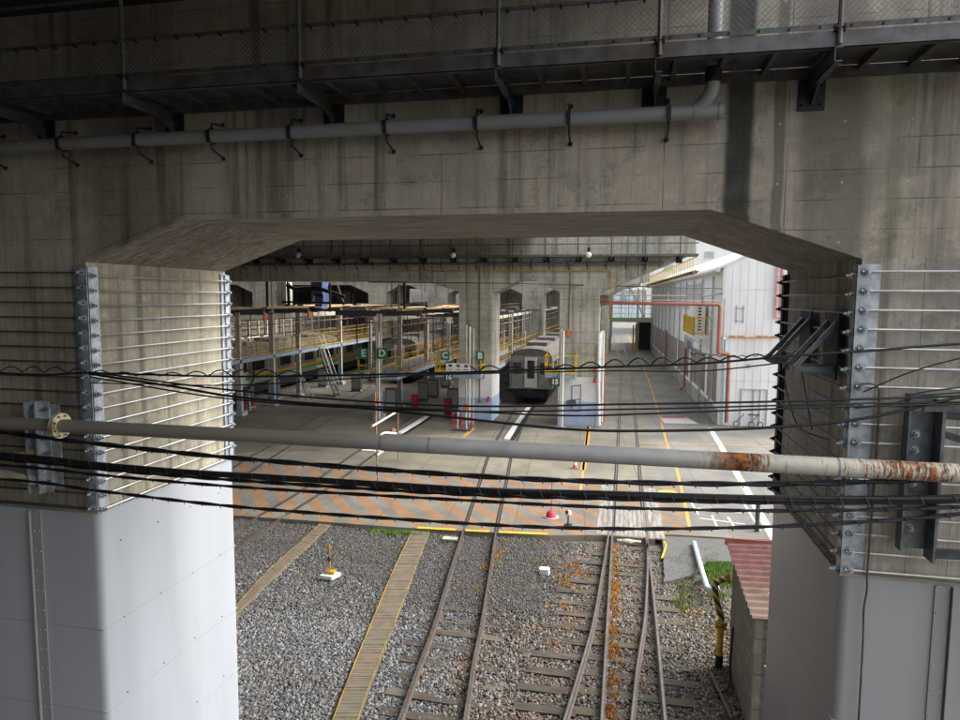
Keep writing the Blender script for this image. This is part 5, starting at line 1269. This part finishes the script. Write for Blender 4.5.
# rusty loading gauge frame
g0 = G(378, 492); g1 = G(398, 460); ztop = PY(376, 426, g0.y).z
t = root('gauge_frame', 'thin rusty two-legged pipe frame standing on the striped crossing', 'pipe frame', tuple(g0))
m_rusty = M('rusty_pipe', (.30, .15, .09), .8, var=.4, scale=8., dirt=(.4, .33, .27), dirtamt=.6)
la, lb = Vector((g0.x, g0.y, 0)), Vector((g1.x, g1.y, 0)); ta, tb = PY(376, 424, g0.y), PY(398, 411, g1.y)
MB().tube([la, ta, PY(375.5, 405, g0.y), PY(375, 392, g0.y)], .028, 8).build('leg', m_rusty, t, True); MB().tube([lb, tb], .025, 8).build('leg', m_rusty, t, True)
MB().tube([ta-(tb-ta)*.15, tb], .045, 8).build('top_bar', m_cream, t, True)
p, q = PY(376, 456, g0.y), PY(384, 450, g0.y+.8); MB().tube([p, q], .04, 8).build('lower_arm', m_cream, t, True)
MB().tube(dense([PY(379, 452, g0.y+.1), PY(379.5, 438, g0.y+.1), PY(384, 433, g0.y+.2), PY(396, 433.5, g0.y+.8)], 4), .04, 8).build('hose', m_wpt, t, True)
MB().ball(PY(393, 431, g1.y-.5), .13, 8, 6).build('valve', m_rusty, t)
MB().ball(PY(393, 466, g1.y-.6), .16, 8, 6, (1.2, 1, .7)).ball(PY(389, 468, g1.y-.6), .1, 8, 6).build('coupling', m_rusty, t)
pl0 = G(371, 450); tag(MB().box(pl0.x-.35, pl0.y-.35, 0, pl0.x+.35, pl0.y+.35, .05).build('cover_plate', m_wpt), 'white plate on the ground beside the rusty pipe frame', 'plate')

# ================================================================== CAMERA, LIGHT, WORLD
cam = bpy.data.cameras.new('camera'); co = bpy.data.objects.new('camera', cam); COL.objects.link(co)
cam.lens = 36*F/960; cam.sensor_width = 36; cam.clip_end = 2000; cam.clip_start = .05
R = Matrix((_X, _Y, _Z)).to_4x4(); co.matrix_world = Matrix.Translation((0, 0, H)) @ R
S.camera = co
SE, SA = math.radians(45), math.radians(106)   # elevation; azimuth from -Y (behind camera) towards +X
sd = Vector((math.cos(SE)*math.sin(SA), -math.cos(SE)*math.cos(SA), math.sin(SE)))
sl = bpy.data.lights.new('sun', 'SUN'); sl.energy = .55; sl.angle = math.radians(50); sl.color = (1, .97, .92)
so = bpy.data.objects.new('sun', sl); COL.objects.link(so); so.rotation_euler = sd.to_track_quat('Z', 'Y').to_euler(); so.location = (20, -10, 40)
w = bpy.data.worlds.new('World'); S.world = w; w.use_nodes = True; nt = w.node_tree; nt.nodes.clear()
sk = nt.nodes.new('ShaderNodeTexSky'); sk.sky_type = 'NISHITA'; sk.sun_disc = False; sk.sun_elevation = SE
sk.sun_rotation = math.atan2(sd.x, sd.y); sk.dust_density = 4.; sk.ozone_density = 1.; sk.air_density = 1.
hs = nt.nodes.new('ShaderNodeHueSaturation'); hs.inputs['Saturation'].default_value = .22
bg = nt.nodes.new('ShaderNodeBackground'); bg.inputs[1].default_value = .15; ou = nt.nodes.new('ShaderNodeOutputWorld')
nt.links.new(sk.outputs[0], hs.inputs['Color']); nt.links.new(hs.outputs[0], bg.inputs[0]); nt.links.new(bg.outputs[0], ou.inputs[0])
S.view_settings.view_transform = 'Standard'; S.view_settings.look = 'None'; S.view_settings.gamma = 1; S.view_settings.exposure = 1.68
S.render.engine = 'CYCLES'
S.cycles.max_bounces = 8; S.cycles.diffuse_bounces = 5
